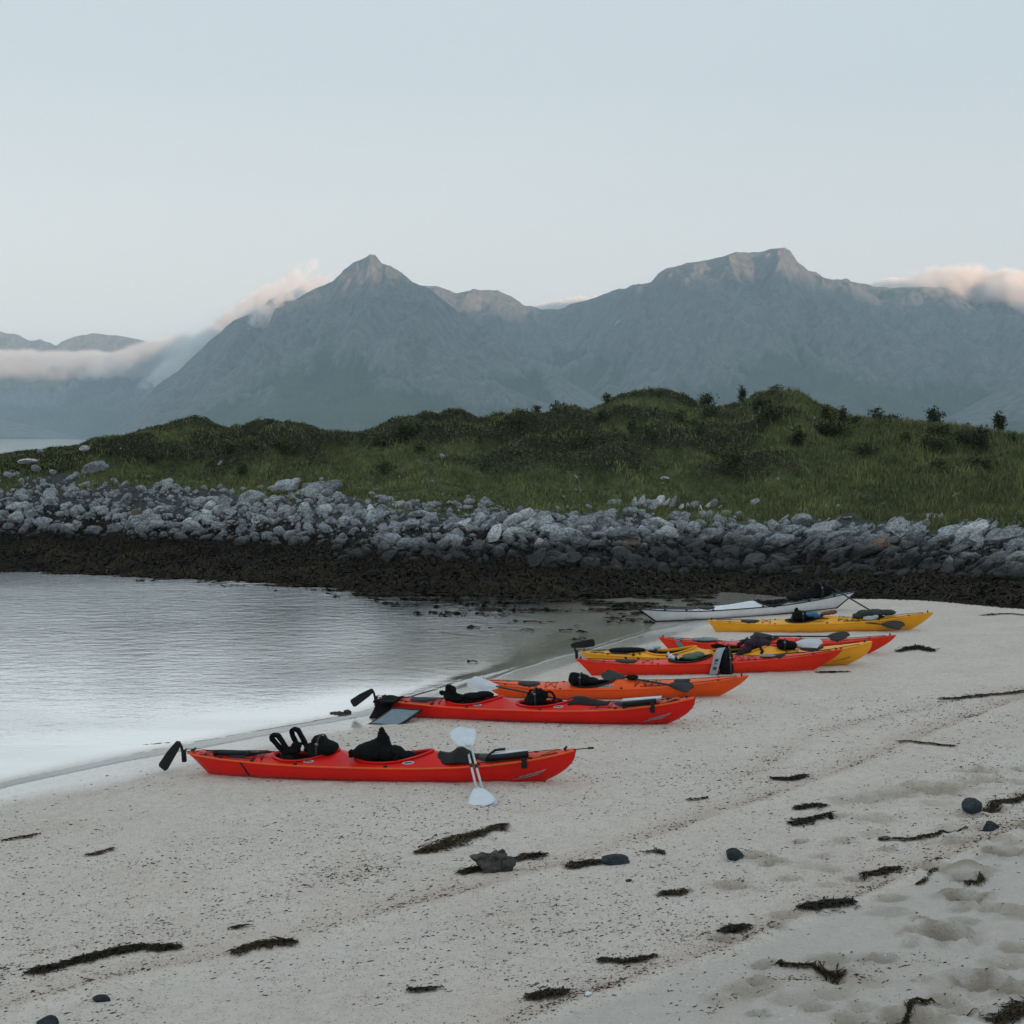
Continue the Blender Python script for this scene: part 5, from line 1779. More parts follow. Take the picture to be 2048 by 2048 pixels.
obj('buckle', mesh('buckle', *boxm((4.77, -.2, zd(4.77, -.2) - .02), (.07, .03, .13)), M['black'], False), fl)


def webb(pts, w=.017):
    P = np.array(pts)
    Vw = np.concatenate([P + [0, 0, w], P - [0, 0, w]])
    return Vw, grid_faces(2, len(P))


def straps(kk, KK, lab, xs0=4.35):
    s_ = obj('strap', mesh('strap', *join([tube([(xs0, -.27, kk.dpt(xs0, -.24) + .01), (xs0 + .40, -.235, kk.dpt(xs0 + .40, -.21) + .012)], .010, 6), tube([(xs0 + .52, -.16, kk.dpt(xs0 + .52, -.15) + .015), (xs0 + .72, -.06, kk.dpt(xs0 + .72, -.05) + .03), (xs0 + .78, .02, kk.dpt(xs0 + .78, 0) + .02)], .013, 6)]), M['strap']), parent=KK)


straps(k, root, '')
o = obj('rope', mesh('rope', *join([tube([(5.36, -.01, .44), (5.45, -.02, .455), (5.56, -.03, .47)], .006, 6), tube([(5.56, -.03, .47), (5.63, -.03, .475)], .014, 8)]), M['black']), parent=root)

# --- second red double
k, K, root = K2
zd = lambda x, y=0.: k.dpt(x, y)


def sheet(a, b):
    x = .13 + .31 * b - .26 * np.clip(a - .35, 0, 1) + .012 * np.sin(a * 9 + b * 5)
    y = .12 - .52 * np.clip(a / .45, 0, 1) - .10 * np.clip((a - .45) / .55, 0, 1)
    hb = k.half(x / k.L)
    top = np.vectorize(k.dpt)(np.clip(x, 0.02, 5), np.clip(y, -hb, hb)) + .016
    z = np.where(a < .45, top, top - (top - .03) * ((a - .45) / .55) ** .9)
    y = np.minimum(y, np.where(a > .4, -hb - .02, 9))
    y = np.where(a > .45, -hb - .03 - .24 * (a - .45) / .55, y)
    return x, y, z + .010 * np.sin(b * 7 + a * 4)


drape('neoprene_sheet', K, sheet, 24, 12, M['cloth'], 'black neoprene sheet hanging over the stern of the second red kayak', 'neoprene sheet', .03)
mt_ = lambda a, b: (.20 + .52 * a + .24 * b, -.80 + .42 * b, .035 + .17 * b ** 1.2 + .008 * np.sin(a * 6) + 0 * a)
drape('sit_mat', K, mt_, 10, 8, M['grey'], 'flat grey mat with black rim leaning on the stern of the second red kayak', 'mat', .025)
a_ = np.linspace(0, 1, 12)
loopp = [(x, y, z) for t0, t1, s0, s1 in ((0, 1, 0, 0), (1, 1, 0, 1), (1, 0, 1, 1), (0, 0, 1, 0)) for x, y, z in [mt_(np.array(t0 + (t1 - t0) * f), np.array(s0 + (s1 - s0) * f)) for f in np.linspace(0, 1, 8, endpoint=False)]]
rim_ = obj('rim', mesh('rim', *tube(np.array(loopp, float), .022, 6, closed=True), M['black']), bpy.data.objects['sit_mat'])
lump('backrest', root, [(1.32, 0, .37, .10, .15, .09), (1.45, -.02, .34, .14, .14, .06), (1.34, 0, .46, .07, .11, .08)], M['cloth'], 'black backrest with a pointed loop in the rear cockpit of the second red kayak', 'backrest', .013,
     [([(1.27, -.1, .42), (1.24, -.12, .46), (1.20, -.12, .45), (1.22, -.1, .40)], .022), ([(1.30, -.1, .46), (1.32, -.11, .55), (1.36, -.11, .56), (1.44, -.1, .44), (1.60, -.1, .36)], .024)], .008, 13, 5)
lump('life_vest', K, [(2.80, -.02, .35, .17, .18, .09), (2.87, 0, .41, .13, .14, .085), (2.74, -.04, .34, .10, .15, .07)], M['cloth'], 'black life vest with a looped strap in the front cockpit of the second red kayak', 'life vest', .016,
     [([(2.72, -.15, .45), (2.82, -.17, .54), (2.96, -.17, .52), (3.04, -.16, .42)], .018), ([(2.95, -.1, .48), (3.08, -.12, .50), (3.16, -.12, .42), (3.12, -.12, .34)], .016)], .013, 11, 6)
lump('towel', K, [(1.72, .05, .36, .22, .12, .05), (1.88, .08, .39, .18, .12, .04)], M['cloth'], 'flat black cloth under the white blade on the second red kayak', 'cloth', .016, (), .010, 12, 7)
paddle(K, (1.62, .10, .60), (3.70, .20, .22), 'paddle with one white blade raised at the back of the second red kayak', 'blade', 'carbon', R(-62), R(10), .22, .52)
fl = obj('paddle_float', None, label='black roll with a white top strapped across the front deck of the second red kayak', cat='paddle float')
fl.matrix_world = K
obj('roll', mesh('roll', *tube([(4.28, -.15, zd(4.28, -.15) + .035), (4.48, -.14, zd(4.48, -.14) + .04), (4.80, -.11, zd(4.8, -.11) + .04)], .040, 10), M['black']), fl)
obj('pad', mesh('pad', *boxm((4.55, -.03, zd(4.55, -.03) + .06), (.62, .14, .022), (0, R(-5), R(3))), M['blade']), fl)
for c_, s_ in (((4.32, -.22, zd(4.32, -.22) - .02), (.06, .03, .12)), ((4.76, -.2, zd(4.76, -.2) - .02), (.07, .03, .15)), ((5.02, 0, zd(5.02, 0) + .02), (.16, .06, .03))):
    obj('buckle', mesh('buckle', *boxm(c_, s_), M['black'], False), fl)
straps(k, root, '')


def skirtf(a, b):
    x = 3.40 + .62 * a
    y = (-.22 + .40 * b) * (1 - .5 * a)
    return x, y, np.vectorize(k.dpt)(x, y) + .014 + .03 * np.sin(np.pi * a) * (1 - (b * 2 - 1) ** 2)


drape('deck_net', K, skirtf, 20, 10, M['net'], 'black mesh bag in front of the front cockpit of the second red kayak', 'deck bag', .01)
lump('weed_tuft', K, [(-.66, -.1, .03, .10, .05, .03), (-.55, -.06, .05, .07, .04, .03), (-.78, -.08, .03, .08, .03, .02)], M['olive'], 'olive weed caught at the rudder tip of the second red kayak', 'seaweed', .012, (), .02, 16, 8)

# --- orange single
k, K, root = K3
zd = lambda x, y=0.: k.dpt(x, y)
lump('life_vest', K, [(1.90, 0, .37, .12, .18, .11), (2.02, 0, .36, .16, .18, .09), (2.18, 0, .33, .16, .16, .05), (1.86, 0, .42, .07, .13, .07)], M['cloth'], 'black life vest heaped behind the cockpit of the orange kayak', 'life vest', .016, (), .014, 12, 11)
paddle(K, (2.42, .12, .44), (4.12, -.34, .26), 'black paddle lying slantwise over the front deck of the orange kayak', 'carbon', 'carbon', R(-55), R(62), .21, .46, .019)
lump('tow_bag', K, [(2.98, -.02, .40, .12, .07, .045)], M['cloth'], 'small black bag under the paddle of the orange kayak', 'bag', .014, (), .008, 14, 12)

# --- scarlet single with the banded bag
k, K, root = K4
zd = lambda x, y=0.: k.dpt(x, y)
bag = lump('dry_bag', K, [(2.92, -.06, .33, .13, .25, .16), (2.88, -.22, .22, .12, .14, .22), (2.95, -.30, .14, .10, .10, .14), (2.90, .05, .36, .12, .16, .11)], M['cloth'], 'black bag hung over the middle of the scarlet kayak, with a pale grey band', 'bag', .018, (), .008, 9, 15)
pb_ = [(2.86, .10, .475), (2.84, -.04, .495), (2.80, -.18, .47), (2.745, -.33, .36), (2.70, -.40, .22), (2.66, -.42, .07), (2.655, -.425, .02)]
P = np.array(pb_); tt = np.linspace(0, 6, 26)
Q = np.stack([pch(tt, np.arange(7), P[:, j]) for j in range(3)], 1)
Vb = np.concatenate([Q + [-.075, -.012, 0], Q + [.075, -.02, .01]]); 
Vb = np.concatenate([Vb, np.concatenate([Q + [-.075, .010, -.012], Q + [.075, .004, -.004]])])
n_ = 26
Fb = [list(f) for f in grid_faces(2, n_)] + [[x + 2 * n_ for x in f[::-1]] for f in grid_faces(2, n_).tolist()]
for i in range(n_ - 1):
    Fb += [[i, i + 1, i + 1 + 2 * n_, i + 2 * n_], [n_ + i, n_ + i + 1, 3 * n_ + i + 1, 3 * n_ + i]]
band = obj('band', mesh('band', Vb, Fb, M['pale']), bag)
prm = []
for f0, f1 in ((13.0, 14.6), (15.3, 15.9), (17.2, 18.6)):
    i0, i1 = f0, f1
    pts = [np.array([np.interp(i, np.arange(n_), Q[:, j]) for j in range(3)]) for i in np.linspace(i0, i1, 3)]
    Vp = np.array([p + [dx, -.024, .006] for dx in (-.03, .035) for p in pts])
    prm.append((Vp, grid_faces(2, 3).tolist()))
obj('print', mesh('print', *join(prm), M['dark_print']), band)
lump('green_cloth', K, [(2.28, .02, .33, .20, .15, .06), (2.40, .0, .36, .12, .12, .06)], M['green'], 'sage green cloth lying in the cockpit of the scarlet kayak', 'cloth', .016, (), .012, 12, 16)
lump('white_bottle', K, [(1.86, .06, .33, .05, .04, .05), (1.95, .04, .30, .08, .045, .04), (1.82, .06, .38, .02, .02, .05)], M['blade'], 'crumpled white bag beside the sage green cloth', 'bag', .010, (), .006, 20, 17)
lump('map_case', K, [(3.72, -.05, zd(3.72, -.05) + .02, .16, .10, .02)], M['grey'], 'flat grey pouch on the front deck of the scarlet kayak', 'pouch', .010, (), .004, 12, 18)

# --- yellow double
k, K, root = K5
zd = lambda x, y=0.: k.dpt(x, y)
lump('wetsuit', K, [(3.30, .05, .42, .16, .16, .09), (3.42, .08, .40, .16, .16, .08), (3.22, -.05, .42, .10, .12, .07), (3.34, .10, .50, .07, .08, .05), (3.14, -.15, .34, .12, .10, .06)], M['purple'], 'dark purple wetsuit bunched up on the yellow double kayak', 'wetsuit', .015,
     [([(3.16, -.15, .38), (3.08, -.24, .33), (3.00, -.30, .27), (2.93, -.34, .22)], .045), ([(3.10, .1, .44), (3.02, .08, .40), (2.98, .06, .36)], .03), ([(3.40, -.12, .38), (3.44, -.2, .33), (3.42, -.25, .28)], .02)], .014, 13, 21)
lump('life_vest', K, [(3.82, .0, .40, .12, .15, .09), (3.94, .02, .38, .12, .15, .07), (3.76, -.02, .44, .06, .09, .06)], M['cloth'], 'small black life vest between the purple wetsuit and a white blade', 'life vest', .014, (), .012, 14, 22)
paddle(K, (4.50, -.05, .40), (2.55, .30, .42), 'paddle with a white blade at the front of the yellow double kayak', 'blade', 'carbon', R(62), R(20), .22, .50)
lump('hatch_bag', K, [(.95, 0, zd(.95) + .03, .38, .13, .03)], M['cloth'], 'flat black bag strapped on the rear deck of the yellow double kayak', 'bag', .012, (), .006, 12, 23)
lump('cable_roll', K, [(2.62, -.02, .39, .12, .06, .04), (2.85, 0, .36, .2, .05, .025)], M['cloth'], 'black rolled belt behind the purple wetsuit', 'belt', .012, (), .008, 14, 24)
lump('cream_cloth', K, [(1.35, .05, zd(1.35) + .035, .14, .10, .03), (1.48, .05, zd(1.48) + .06, .08, .07, .025)], M['pale'], 'pale cloth tucked behind the rear cockpit of the yellow double kayak', 'cloth', .012, (), .012, 16, 25)
for j, (x, lab) in enumerate(((.93, 'rear'), (1.16, 'forward'))):
    tq = (x - .1) / 5.2
    Xa, Ya, Za = k.hull(np.full(6, tq), np.linspace(1, .66, 6))
    Xa = Xa - np.linspace(0, .05, 6)
    V = np.concatenate([np.stack([Xa - .02, -Ya - .006, Za], 1), np.stack([Xa + .02, -Ya - .006, Za], 1)])
    o = obj('strap', mesh('strap', V, grid_faces(2, 6), M['black']), parent=root)

# --- scarlet kayak with the turquoise strap
k, K, root = K6
zd = lambda x, y=0.: k.dpt(x, y)
tt = np.linspace(-1, 1, 13)
X, Y, Z = k.deck(np.full(13, .085), tt)
Pd = np.stack([X, Y, Z + .008], 1)
Xh, Yh, Zh = k.hull(np.full(5, .085), np.linspace(1, .6, 5))
Pn = np.stack([Xh, -Yh - .008, Zh], 1)[::-1]
P = np.concatenate([Pn[:-1], Pd])
V = np.concatenate([P - [.07, 0, 0], P + [.07, 0, 0]])
o = obj('strap', mesh('strap', V, grid_faces(2, len(P)), M['teal']), parent=root)
paddle(K, (2.05, .16, .36), (4.15, .10, .36), 'black paddle laid lengthwise on the half hidden scarlet kayak', 'carbon', 'carbon', R(-70), R(62), .19, .46, .018)
lump('hatch_bag', K, [(1.05, 0, zd(1.05) + .03, .30, .12, .035)], M['grey'], 'grey bag on the rear deck of the half hidden scarlet kayak', 'bag', .012, (), .012, 14, 26)

# --- long yellow single
k, K, root = K7
zd = lambda x, y=0.: k.dpt(x, y)
lump('life_vest', K, [(2.12, 0, .38, .14, .18, .12), (2.24, 0, .36, .16, .18, .09), (2.08, 0, .50, .045, .06, .07), (2.42, 0, .34, .16, .15, .06)], M['cloth'], 'black life vest behind the cockpit of the long yellow kayak', 'life vest', .015, (), .014, 12, 31)
lump('blue_cloth', K, [(2.42, -.05, .42, .15, .12, .045), (2.53, -.06, .38, .09, .10, .05)], M['blue'], 'blue cloth on the black life vest of the long yellow kayak', 'cloth', .014, (), .012, 14, 32)
lump('shoe', K, [(2.78, .05, .42, .12, .07, .035), (2.90, .06, .44, .10, .06, .045), (2.68, .04, .40, .06, .06, .03)], M['brown'], 'rust brown bundle in the cockpit of the long yellow kayak', 'bundle', .012, (), .010, 18, 33)
lump('spray_skirt', K, [(3.62, .02, .40, .18, .15, .08), (3.86, .04, .42, .22, .15, .07), (4.12, .05, .42, .20, .12, .055), (3.48, .0, .36, .14, .12, .05)], M['olive'], 'long dark olive bundle lying on the front deck of the long yellow kayak', 'spray skirt', .015, (), .016, 12, 34)
lump('grey_cap', K, [(3.72, -.14, .33, .15, .08, .05), (3.86, -.12, .36, .06, .06, .04)], M['pale'], 'pale grey cap on the front deck below the dark olive bundle', 'cap', .012, (), .008, 16, 35)
paddle(K, (2.36, -.02, .36), (4.46, -.35, .17), 'paddle whose black blade hangs over the near side of the long yellow kayak', 'carbon', 'carbon', R(20), R(62), .21, .50, .016)

# --- white kayak
k, K, root = K8
zd = lambda x, y=0.: k.dpt(x, y)
lump('life_vest', K, [(4.30, 0, .42, .18, .18, .11), (4.42, 0, .46, .16, .17, .11), (4.50, 0, .42, .14, .16, .10), (4.36, .0, .54, .10, .1, .06)], M['cloth'], 'black life vest piled on the front deck of the white kayak', 'life vest', .018,
     [([(4.24, -.05, .52), (4.22, -.05, .60), (4.30, -.04, .60)], .025)], .018, 13, 41)
lump('spray_skirt', K, [(3.95, -.05, .36, .24, .18, .07), (3.72, -.08, .33, .20, .16, .05), (4.14, -.02, .40, .16, .18, .08)], M['cloth'], 'flat black spray skirt spread on the deck of the white kayak', 'spray skirt', .016, (), .012, 10, 42)
o = obj('paddle', None, label='thin dark paddle shaft slanting from the white kayak to the sand', cat='paddle'); o.matrix_world = K
A_, B_ = np.array((4.62, -.10, .50)), np.array((5.22, -1.05, .06))
obj('shaft', mesh('shaft', *tube([A_, (A_ + B_) / 2, B_], .018, 8), M['carbon']), o)
obj('grip', mesh('grip', *tube([A_ - (B_ - A_) * .04, A_ + (B_ - A_) * .05], .026, 8), M['black']), o)

# ------------------------------------------------------------------ litter, weed and stones on the sand
def bz_at(x, y): return beach_full(np.asarray(x, float), np.asarray(y, float))[0]


M['crumbs'] = attrmat('shell_and_weed_crumbs', .8, 30, .2, .25)
g = np.random.default_rng(71)


def crumbs(P, size, col, ang, seed, el=1.9, flat=.45):
    gg = np.random.default_rng(seed)
    n = len(P)
    a = ang + gg.normal(0, .55, n)
    ca, sa = np.cos(a), np.sin(a)
    lx = size * gg.uniform(.8, el, n); ly = size * gg.uniform(.45, .9, n); lz = size * gg.uniform(.25, .8, n) * flat * 2
    ax_ = np.stack([ca, sa, gg.normal(0, .15, n)], 1) * lx[:, None]
    ay_ = np.stack([-sa, ca, gg.normal(0, .15, n)], 1) * ly[:, None]
    az_ = np.zeros((n, 3)); az_[:, 2] = lz
    c = P + az_ * .25
    V = np.stack([c + ax_, c + ay_, c - ax_, c - ay_, c + az_, c - az_], 1).reshape(-1, 3)
    i = np.arange(n)[:, None] * 6
    F3 = np.concatenate([i + np.array([[a_, b_, 4]]) for a_, b_ in ((0, 1), (1, 2), (2, 3), (3, 0))] + [i + np.array([[b_, a_, 5]]) for a_, b_ in ((0, 1), (1, 2), (2, 3), (3, 0))])
    return V, F3, np.repeat(col, 6, 0)


# open scatter, denser in drifts; fine sand above the upper strand line carries little
n0 = 330000
yy = 8.2 + 17 * g.uniform(0, 1, n0) ** 1.25
xx = g.uniform(-.45, .66, n0) * (yy + 1.0)
d_s = curve_dist(xx, yy, SHORE)
dA, dB, dC, dD = (curve_dist(xx, yy, C) for C in (LINE_A, LINE_B, LINE_C, LINE_D))
cl = np.clip(.42 + 1.15 * fbm(xx * .35 + 4, yy * .35, 3) + .8 * fbm(xx * 1.7, yy * 1.7, 2), 0, 1.6)
band = .95 * np.exp(-((dC + .05) / .32) ** 2) + .5 * np.exp(-(np.minimum(dB, 0) / .9) ** 2) * (dB < .1)
pr_ = .30 * cl + band * cl
pr_ *= np.where(dB > .05, .28, 1.0) * np.where((dA > .03) & (dA < .6), .55, 1.0) * sstep(.7, 2.2, d_s)
keep = g.uniform(size=n0) < pr_ * 1.15
xx, yy = xx[keep], yy[keep]
# lines of debris
lx_, ly_ = [], []
for C, cnt, sg in ((LINE_A, 5200, .07), (LINE_B, 5200, .06), (LINE_D, 2400, .13), (LINE_E, 900, .06)):
    cl_ = np.r_[0, np.cumsum(np.linalg.norm(np.diff(C, axis=0), axis=1))]
    t = g.uniform(0, cl_[-1], cnt)
    t = t[g.uniform(size=cnt) < np.clip(.32 + 1.5 * fbm(t * .9, t * 0 + cnt, 3), .08, 1)]
    px_, py_ = np.interp(t, cl_, C[:, 0]), np.interp(t, cl_, C[:, 1])
    tx, ty = np.gradient(px_), np.gradient(py_)
    o_ = -np.abs(g.normal(0, 1, len(t))) * sg * g.choice([1, 1, 3.5], len(t)) + g.normal(0, .012, len(t))
    dirn = C[-1] - C[0]; dirn = dirn / np.linalg.norm(dirn)
    lx_.append(px_ + o_ * dirn[1]); ly_.append(py_ - o_ * dirn[0])
nl = sum(len(a) for a in lx_)
xx = np.r_[xx, np.concatenate(lx_)]; yy = np.r_[yy, np.concatenate(ly_)]
n = len(xx)
onl = np.r_[np.zeros(n - nl, bool), np.ones(nl, bool)]
P = np.stack([xx, yy, bz_at(xx, yy)], 1)
kind = g.uniform(size=n)
col = np.array([.030, .028, .027]) * (.6 + 5.5 * g.uniform(0, 1, (n, 1)) ** 2.5)
br = (kind < .16) | (onl & (kind < .62)); col[br] = np.array([.13, .065, .035]) * g.uniform(.4, 1.4, (br.sum(), 1))
wh = (kind > .87) & ~onl; col[wh] = np.array([.70, .68, .66]) * g.uniform(.7, 1.1, (wh.sum(), 1))
pk = (kind > .82) & (kind <= .87); col[pk] = np.array([.42, .26, .20]) * g.uniform(.7, 1.1, (pk.sum(), 1))
size = (.0036 + .0105 * g.uniform(0, 1, n) ** 3.2) * np.where(onl, .95, 1.0) * (.75 + .022 * yy)
V, F3, C = crumbs(P, size, col, R(28), 73, 2.8)
obj('beach_crumbs', mesh('beach_crumbs', V, F3, M['crumbs'], False, C), kind='stuff', label='dark weed crumbs, pebbles and shell bits strewn over the sand')
print('CRUMBS', n)


def weed(pts, wpx, hgt, n, label, seed, c0=(.012, .010, .007), c1=(.078, .054, .022), name='seaweed', L=(.06, .18), w=(.004, .011), taper=True, wild=.5, cat='seaweed'):
    """a heap of weed strands following a line of pixels; pts are (u, v)"""
    gg = np.random.default_rng(seed)
    W = np.array([on_beach(u, v) for u, v in pts])
    tt = np.linspace(0, len(W) - 1, 40)
    Q = np.stack([pch(tt, np.arange(len(W)), W[:, j]) for j in range(2)], 1)
    f = gg.uniform(0, 1, n)
    c = np.stack([np.interp(f * 39, np.arange(40), Q[:, j]) for j in range(2)], 1)
    tan = np.stack([np.interp(f * 39, np.arange(40), np.gradient(Q[:, j])) for j in range(2)], 1)
    tan /= np.linalg.norm(tan, axis=1)[:, None] + 1e-9
    wpx *= .85; hgt *= .65; n = int(n * .8); f = f[:n]; c = c[:n]; tan = tan[:n]
    k = W[:, 1].mean() / F
    prof = np.sin(np.pi * np.clip(.08 + .84 * f, 0, 1)) ** .7 if taper else np.ones(n)
    lump_ = np.clip(.62 + 1.3 * fbm(f * 7 + seed, f * 0 + seed, 3), .12, 1.6)
    hw = wpx * k / 2 * prof * lump_ * 2.6      # foreshortened across the line of sight
    o = np.clip(gg.normal(0, .5, n), -1, 1) * np.where(gg.uniform(size=n) < .12, 2.6, 1.0)
    p = c + np.stack([-tan[:, 1], tan[:, 0]], 1) * (o * hw)[:, None]
    Ls = gg.uniform(*L, n)
    a = np.arctan2(tan[:, 1], tan[:, 0]) + gg.normal(0, wild, n) + np.where(gg.uniform(size=n) < .5, np.pi, 0)
    dr = np.stack([np.cos(a), np.sin(a)], 1)
    p = p - dr * Ls[:, None] * .5
    top = hgt * prof * np.clip(1 - np.abs(o) ** 1.5, .02, 1) * lump_

    def hf(x, y):
        return bz_at(x, y) + top * gg.uniform(.15, 1.0, n) if len(x) == n else bz_at(x, y)
    col = np.array(c0) + gg.uniform(0, 1, (n, 1)) ** 1.6 * (np.array(c1) - np.array(c0))
    V, F4, C = ribbons(np.c_[p, np.zeros(n)], Ls, gg.uniform(*w, n), dr, col, seed + 1, .012, 4, hf, .8)
    org = W.mean(0)
    o_ = obj(name, mesh(name, V - org, F4, M['weed'], False, C), label=label, cat=cat)
    o_.location = org
    return o_


BR = dict(c0=(.020, .013, .006), c1=(.120, .065, .022))
weed([(838, 1706), (890, 1690), (950, 1672), (1010, 1652)], 34, .06, 900, 'longest brown weed clump, just in front of the white paddle blade', 1, c0=(.012, .010, .005), c1=(.085, .052, .016))
weed([(925, 1748), (950, 1742), (975, 1738)], 24, .05, 260, 'dark weed at the lower left foot of the rough dark stone', 2, c1=(.03, .02, .012))
weed([(1030, 1722), (1060, 1714), (1090, 1712)], 22, .04, 260, 'reddish brown weed trailing right from the rough dark stone', 3, c1=(.06, .034, .018))
weed([(1136, 1738), (1165, 1732), (1200, 1726)], 20, .05, 320, 'black weed joined to the left of a smooth grey stone', 4)
weed([(1322, 1792), (1345, 1790), (1374, 1786)], 16, .03, 120, 'small star of black weed on the open sand', 5, wild=1.3, L=(.08, .2))
weed([(62, 1948), (140, 1928), (215, 1908), (290, 1898), (356, 1900)], 22, .06, 1100, 'long dark wrack rope at the lower left, tapering to both ends', 6, c1=(.045, .032, .012))
weed([(468, 1912), (520, 1896), (586, 1888)], 14, .035, 320, 'black weed strip right of the long dark wrack rope', 7)
weed([(460, 1862), (478, 1858), (496, 1854)], 6, .015, 60, 'tiny black weed scrap above the black weed strip', 8, L=(.04, .1))
weed([(5, 1682), (40, 1677), (75, 1670)], 5, .02, 90, 'dark bare twig at the left edge of the sand', 9, L=(.05, .12), wild=.25, name='twig', cat='twig', c1=(.05, .03, .02))
weed([(172, 1714), (200, 1708), (228, 1700)], 9, .03, 140, 'golden brown sprig on the sand near the left edge', 10, L=(.04, .1), wild=.5, **BR)
weed([(1585, 1648), (1615, 1640), (1660, 1630)], 22, .06, 380, 'lower and larger lobe of the dark weed pair right of the kayaks', 11, c1=(.05, .038, .018))
weed([(1594, 1618), (1620, 1614), (1650, 1612)], 14, .05, 240, 'upper lobe of the dark weed pair right of the kayaks', 12, c1=(.05, .038, .018))
weed([(1545, 1559), (1585, 1562), (1608, 1556)], 16, .06, 300, 'small tangled dark weed knot on the strand line below the bows', 13, c1=(.04, .035, .025), wild=1.0)
weed([(1966, 1622), (2005, 1608), (2060, 1592)], 16, .05, 420, 'black weed streaming right from the blue grey stone at the right edge', 14)
weed([(1760, 1682), (1830, 1678), (1880, 1668), (1930, 1662)], 7, .02, 420, 'thin broken string of black weed below the blue grey stone', 15, L=(.03, .09), taper=False)
weed([(1730, 1756), (1762, 1750), (1798, 1742)], 18, .05, 300, 'black weed tuft with a tail, left of the sand pits', 16, wild=.8)
weed([(1606, 1822), (1645, 1818), (1705, 1810)], 24, .05, 480, 'largest black weed heap on the upper strand line', 17, c0=(.006, .008, .008), c1=(.04, .038, .03))
weed([(1448, 1872), (1465, 1868), (1490, 1862)], 18, .05, 220, 'loose grey black tuft on the strand line left of the largest heap', 18, wild=1.2, c1=(.05, .04, .035))
weed([(1550, 1930), (1590, 1934), (1640, 1940), (1684, 1946)], 7, .025, 220, 'black twig lying on the smooth sand', 19, L=(.05, .13), wild=.2, name='twig', cat='twig')
weed([(820, 1986), (850, 1985), (880, 1980)], 8, .02, 110, 'short black weed strip near the bottom edge', 20, L=(.05, .12), wild=.3)
weed([(1062, 2002), (1095, 1996), (1135, 1990)], 14, .03, 220, 'dark weed scraps at the lower end of the strand line', 21, wild=1.0, c1=(.05, .03, .02))
weed([(1195, 1922), (1255, 1930), (1312, 1918)], 14, .025, 320, 'scattered dark weed tufts beside the strand line', 22, wild=1.1, L=(.04, .1), c1=(.05, .03, .02))
weed([(1936, 1768), (1950, 1764), (1962, 1760)], 10, .03, 110, 'small black weed scrap under the sand mound', 23)
weed([(1990, 2046), (2025, 2030), (2070, 2000)], 30, .06, 420, 'black weed cut by the lower right corner', 24)
weed([(1797, 1303), (1830, 1297), (1864, 1302)], 12, .16, 520, 'dark olive weed mound on the sand right of the kayak bows', 25, c1=(.045, .040, .022), L=(.1, .25), w=(.008, .02))
weed([(1880, 1402), (1960, 1396), (2060, 1388)], 9, .04, 420, 'dark weed streak at the right edge behind the strand line', 26, L=(.08, .2), c1=(.05, .038, .025), taper=False)
weed([(1800, 1488), (1850, 1488), (1905, 1492)], 5, .02, 220, 'thin brown weed thread on the middle right sand', 27, L=(.06, .15), wild=.25, c1=(.07, .05, .03))
weed([(1375, 1602), (1390, 1601), (1412, 1598)], 6, .02, 70, 'reddish scrap of weed above the lower strand line', 28, c0=(.04, .015, .01), c1=(.09, .03, .02), L=(.05, .1))
weed([(1640, 1346), (1665, 1345), (1694, 1345)], 4, .02, 160, 'black weed line at the bow of the scarlet kayak with the banded bag', 29, L=(.1, .25), wild=.15)
weed([(470, 1450), (510, 1447), (552, 1445)], 4, .02, 120, 'black weed scraps at the water edge behind the nearest kayak', 30, L=(.05, .12), wild=.8)
weed([(285, 1493), (310, 1490), (335, 1488)], 3, .015, 70, 'dark weed scraps at the water edge left of the rudder', 31, L=(.04, .1), wild=.8)
weed([(1800, 2034), (1835, 2010), (1862, 2014)], 5, .02, 130, 'thin black weed strand near the lower right corner', 32, L=(.05, .12), wild=.3)
weed([(1310, 1700), (1325, 1708), (1310, 1708)], 4, .012, 30, 'tiny black weed hook on the sand', 33, L=(.04, .08))
weed([(1290, 1708), (1310, 1706), (1328, 1712)], 5, .015, 60, 'short black weed scrap right of the smooth grey stone', 34, L=(.05, .1))
weed([(1836, 1770), (1850, 1762), (1880, 1724)], 5, .015, 160, 'crumbly weed trail running up the strand line to the right', 35, L=(.02, .06), wild=1.2)
weed([(1455, 1262), (1490, 1258), (1540, 1256)], 4, .03, 160, 'weed scraps on the wet sand before the white kayak', 36, L=(.08, .2), wild=.5)
weed([(1960, 1232), (2010, 1228), (2070, 1232)], 5, .05, 200, 'dark weed patch on the far sand at the right edge', 37, L=(.1, .25), wild=.6)
weed([(1418, 1352), (1440, 1352)], 3, .015, 20, 'tiny scrap of weed between the kayaks', 38, L=(.05, .1))


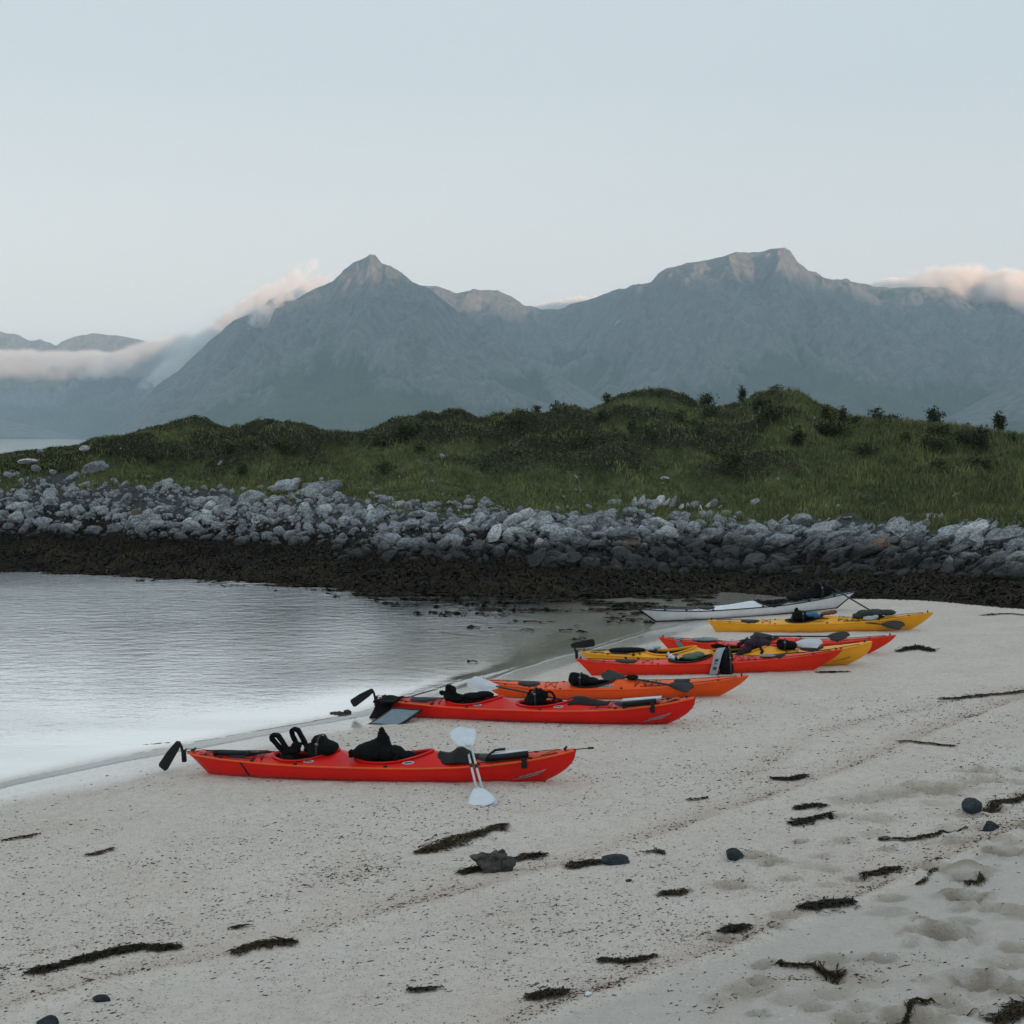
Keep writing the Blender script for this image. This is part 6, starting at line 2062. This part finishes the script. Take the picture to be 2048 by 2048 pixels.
def stone(u, v, wpx, hr, seed, label, m='beachrock', dpt_=.75, sink=.35, rz=0.0, rough=.08, planes=8):
    p = on_beach(u, v)
    w = wpx * p[1] / F / 2
    V = rock_geo(seed, 4 if wpx > 80 else 3, .8, planes, rough)
    if wpx > 80:
        V = V * (1 + .09 * np.sin(V[:, 0] * 16 + 2 * perlin3(V * 2)) + .10 * perlin3(V * 5))[:, None]
    V = V / np.abs(V).max(0)
    o = obj('stone', mesh('stone', V, ICO[4 if wpx > 80 else 3][1], M[m], wpx > 80), label=label, cat='stone')
    o.location = (p[0], p[1], float(bz_at(p[:1], p[1:2])[0]) + w * hr * (1 - 2 * sink) * .9)
    o.scale = (w, w * dpt_, w * hr)
    o.rotation_euler = (0, 0, rz)
    return o


M['barnacle'] = rock_mat('barnacled_stone', (.014, .013, .012), (.16, .15, .135))
stone(982, 1742, 108, .52, 401, 'rough dark stone with pale ridges, largest on the sand', 'barnacle', .7, .25, .1, .28, 14)
stone(1232, 1727, 62, .42, 402, 'smooth grey stone beside black weed, in the middle of the sand', 'beachrock', .7, .3)
stone(1945, 1626, 44, .80, 403, 'blue grey rounded stone with black weed on its right', 'beachrock', .8, .2)
stone(1982, 1660, 44, .62, 404, 'dark triangular stone near the right edge', 'beachrock', .8, .25)
stone(1468, 1720, 40, .75, 405, 'lone dark triangular stone right of the middle of the sand', 'beachrock', .8, .25)
stone(1768, 1680, 26, .5, 406, 'small brown grey stone at the start of the weed string', 'barnacle', .7, .25)
stone(203, 2000, 40, .4, 407, 'flat dark stone half buried at the lower left', 'beachrock', .7, .3)
stone(95, 2052, 50, .6, 408, 'dark stone cut by the bottom edge at the left', 'beachrock', .8, .3)
stone(185, 1912, 16, .6, 409, 'little grey stone behind the long dark wrack rope', 'rock', .8, .2)
stone(1258, 1764, 14, .5, 410, 'pebble below the smooth grey stone', 'rock', .8, .3)
stone(1177, 1996, 15, .6, 411, 'single white shell at the strand line near the bottom', 'snow', .8, .2)

# ------------------------------------------------------------------ the air
m, nt, out = nodemat('haze')
N = NT(nt)
v = N.n('VolumePrincipled', i_Color=(.66, .85, 1.0), i_Density=HAZE, i_Anisotropy=0.0)
nt.links.new(v.outputs[0], out.inputs['Volume'])
Vb, Fb = boxm((0, 2200, 455), (18200, 18600, 930))
obj('haze', mesh('haze', Vb, Fb, m, False), kind='stuff')
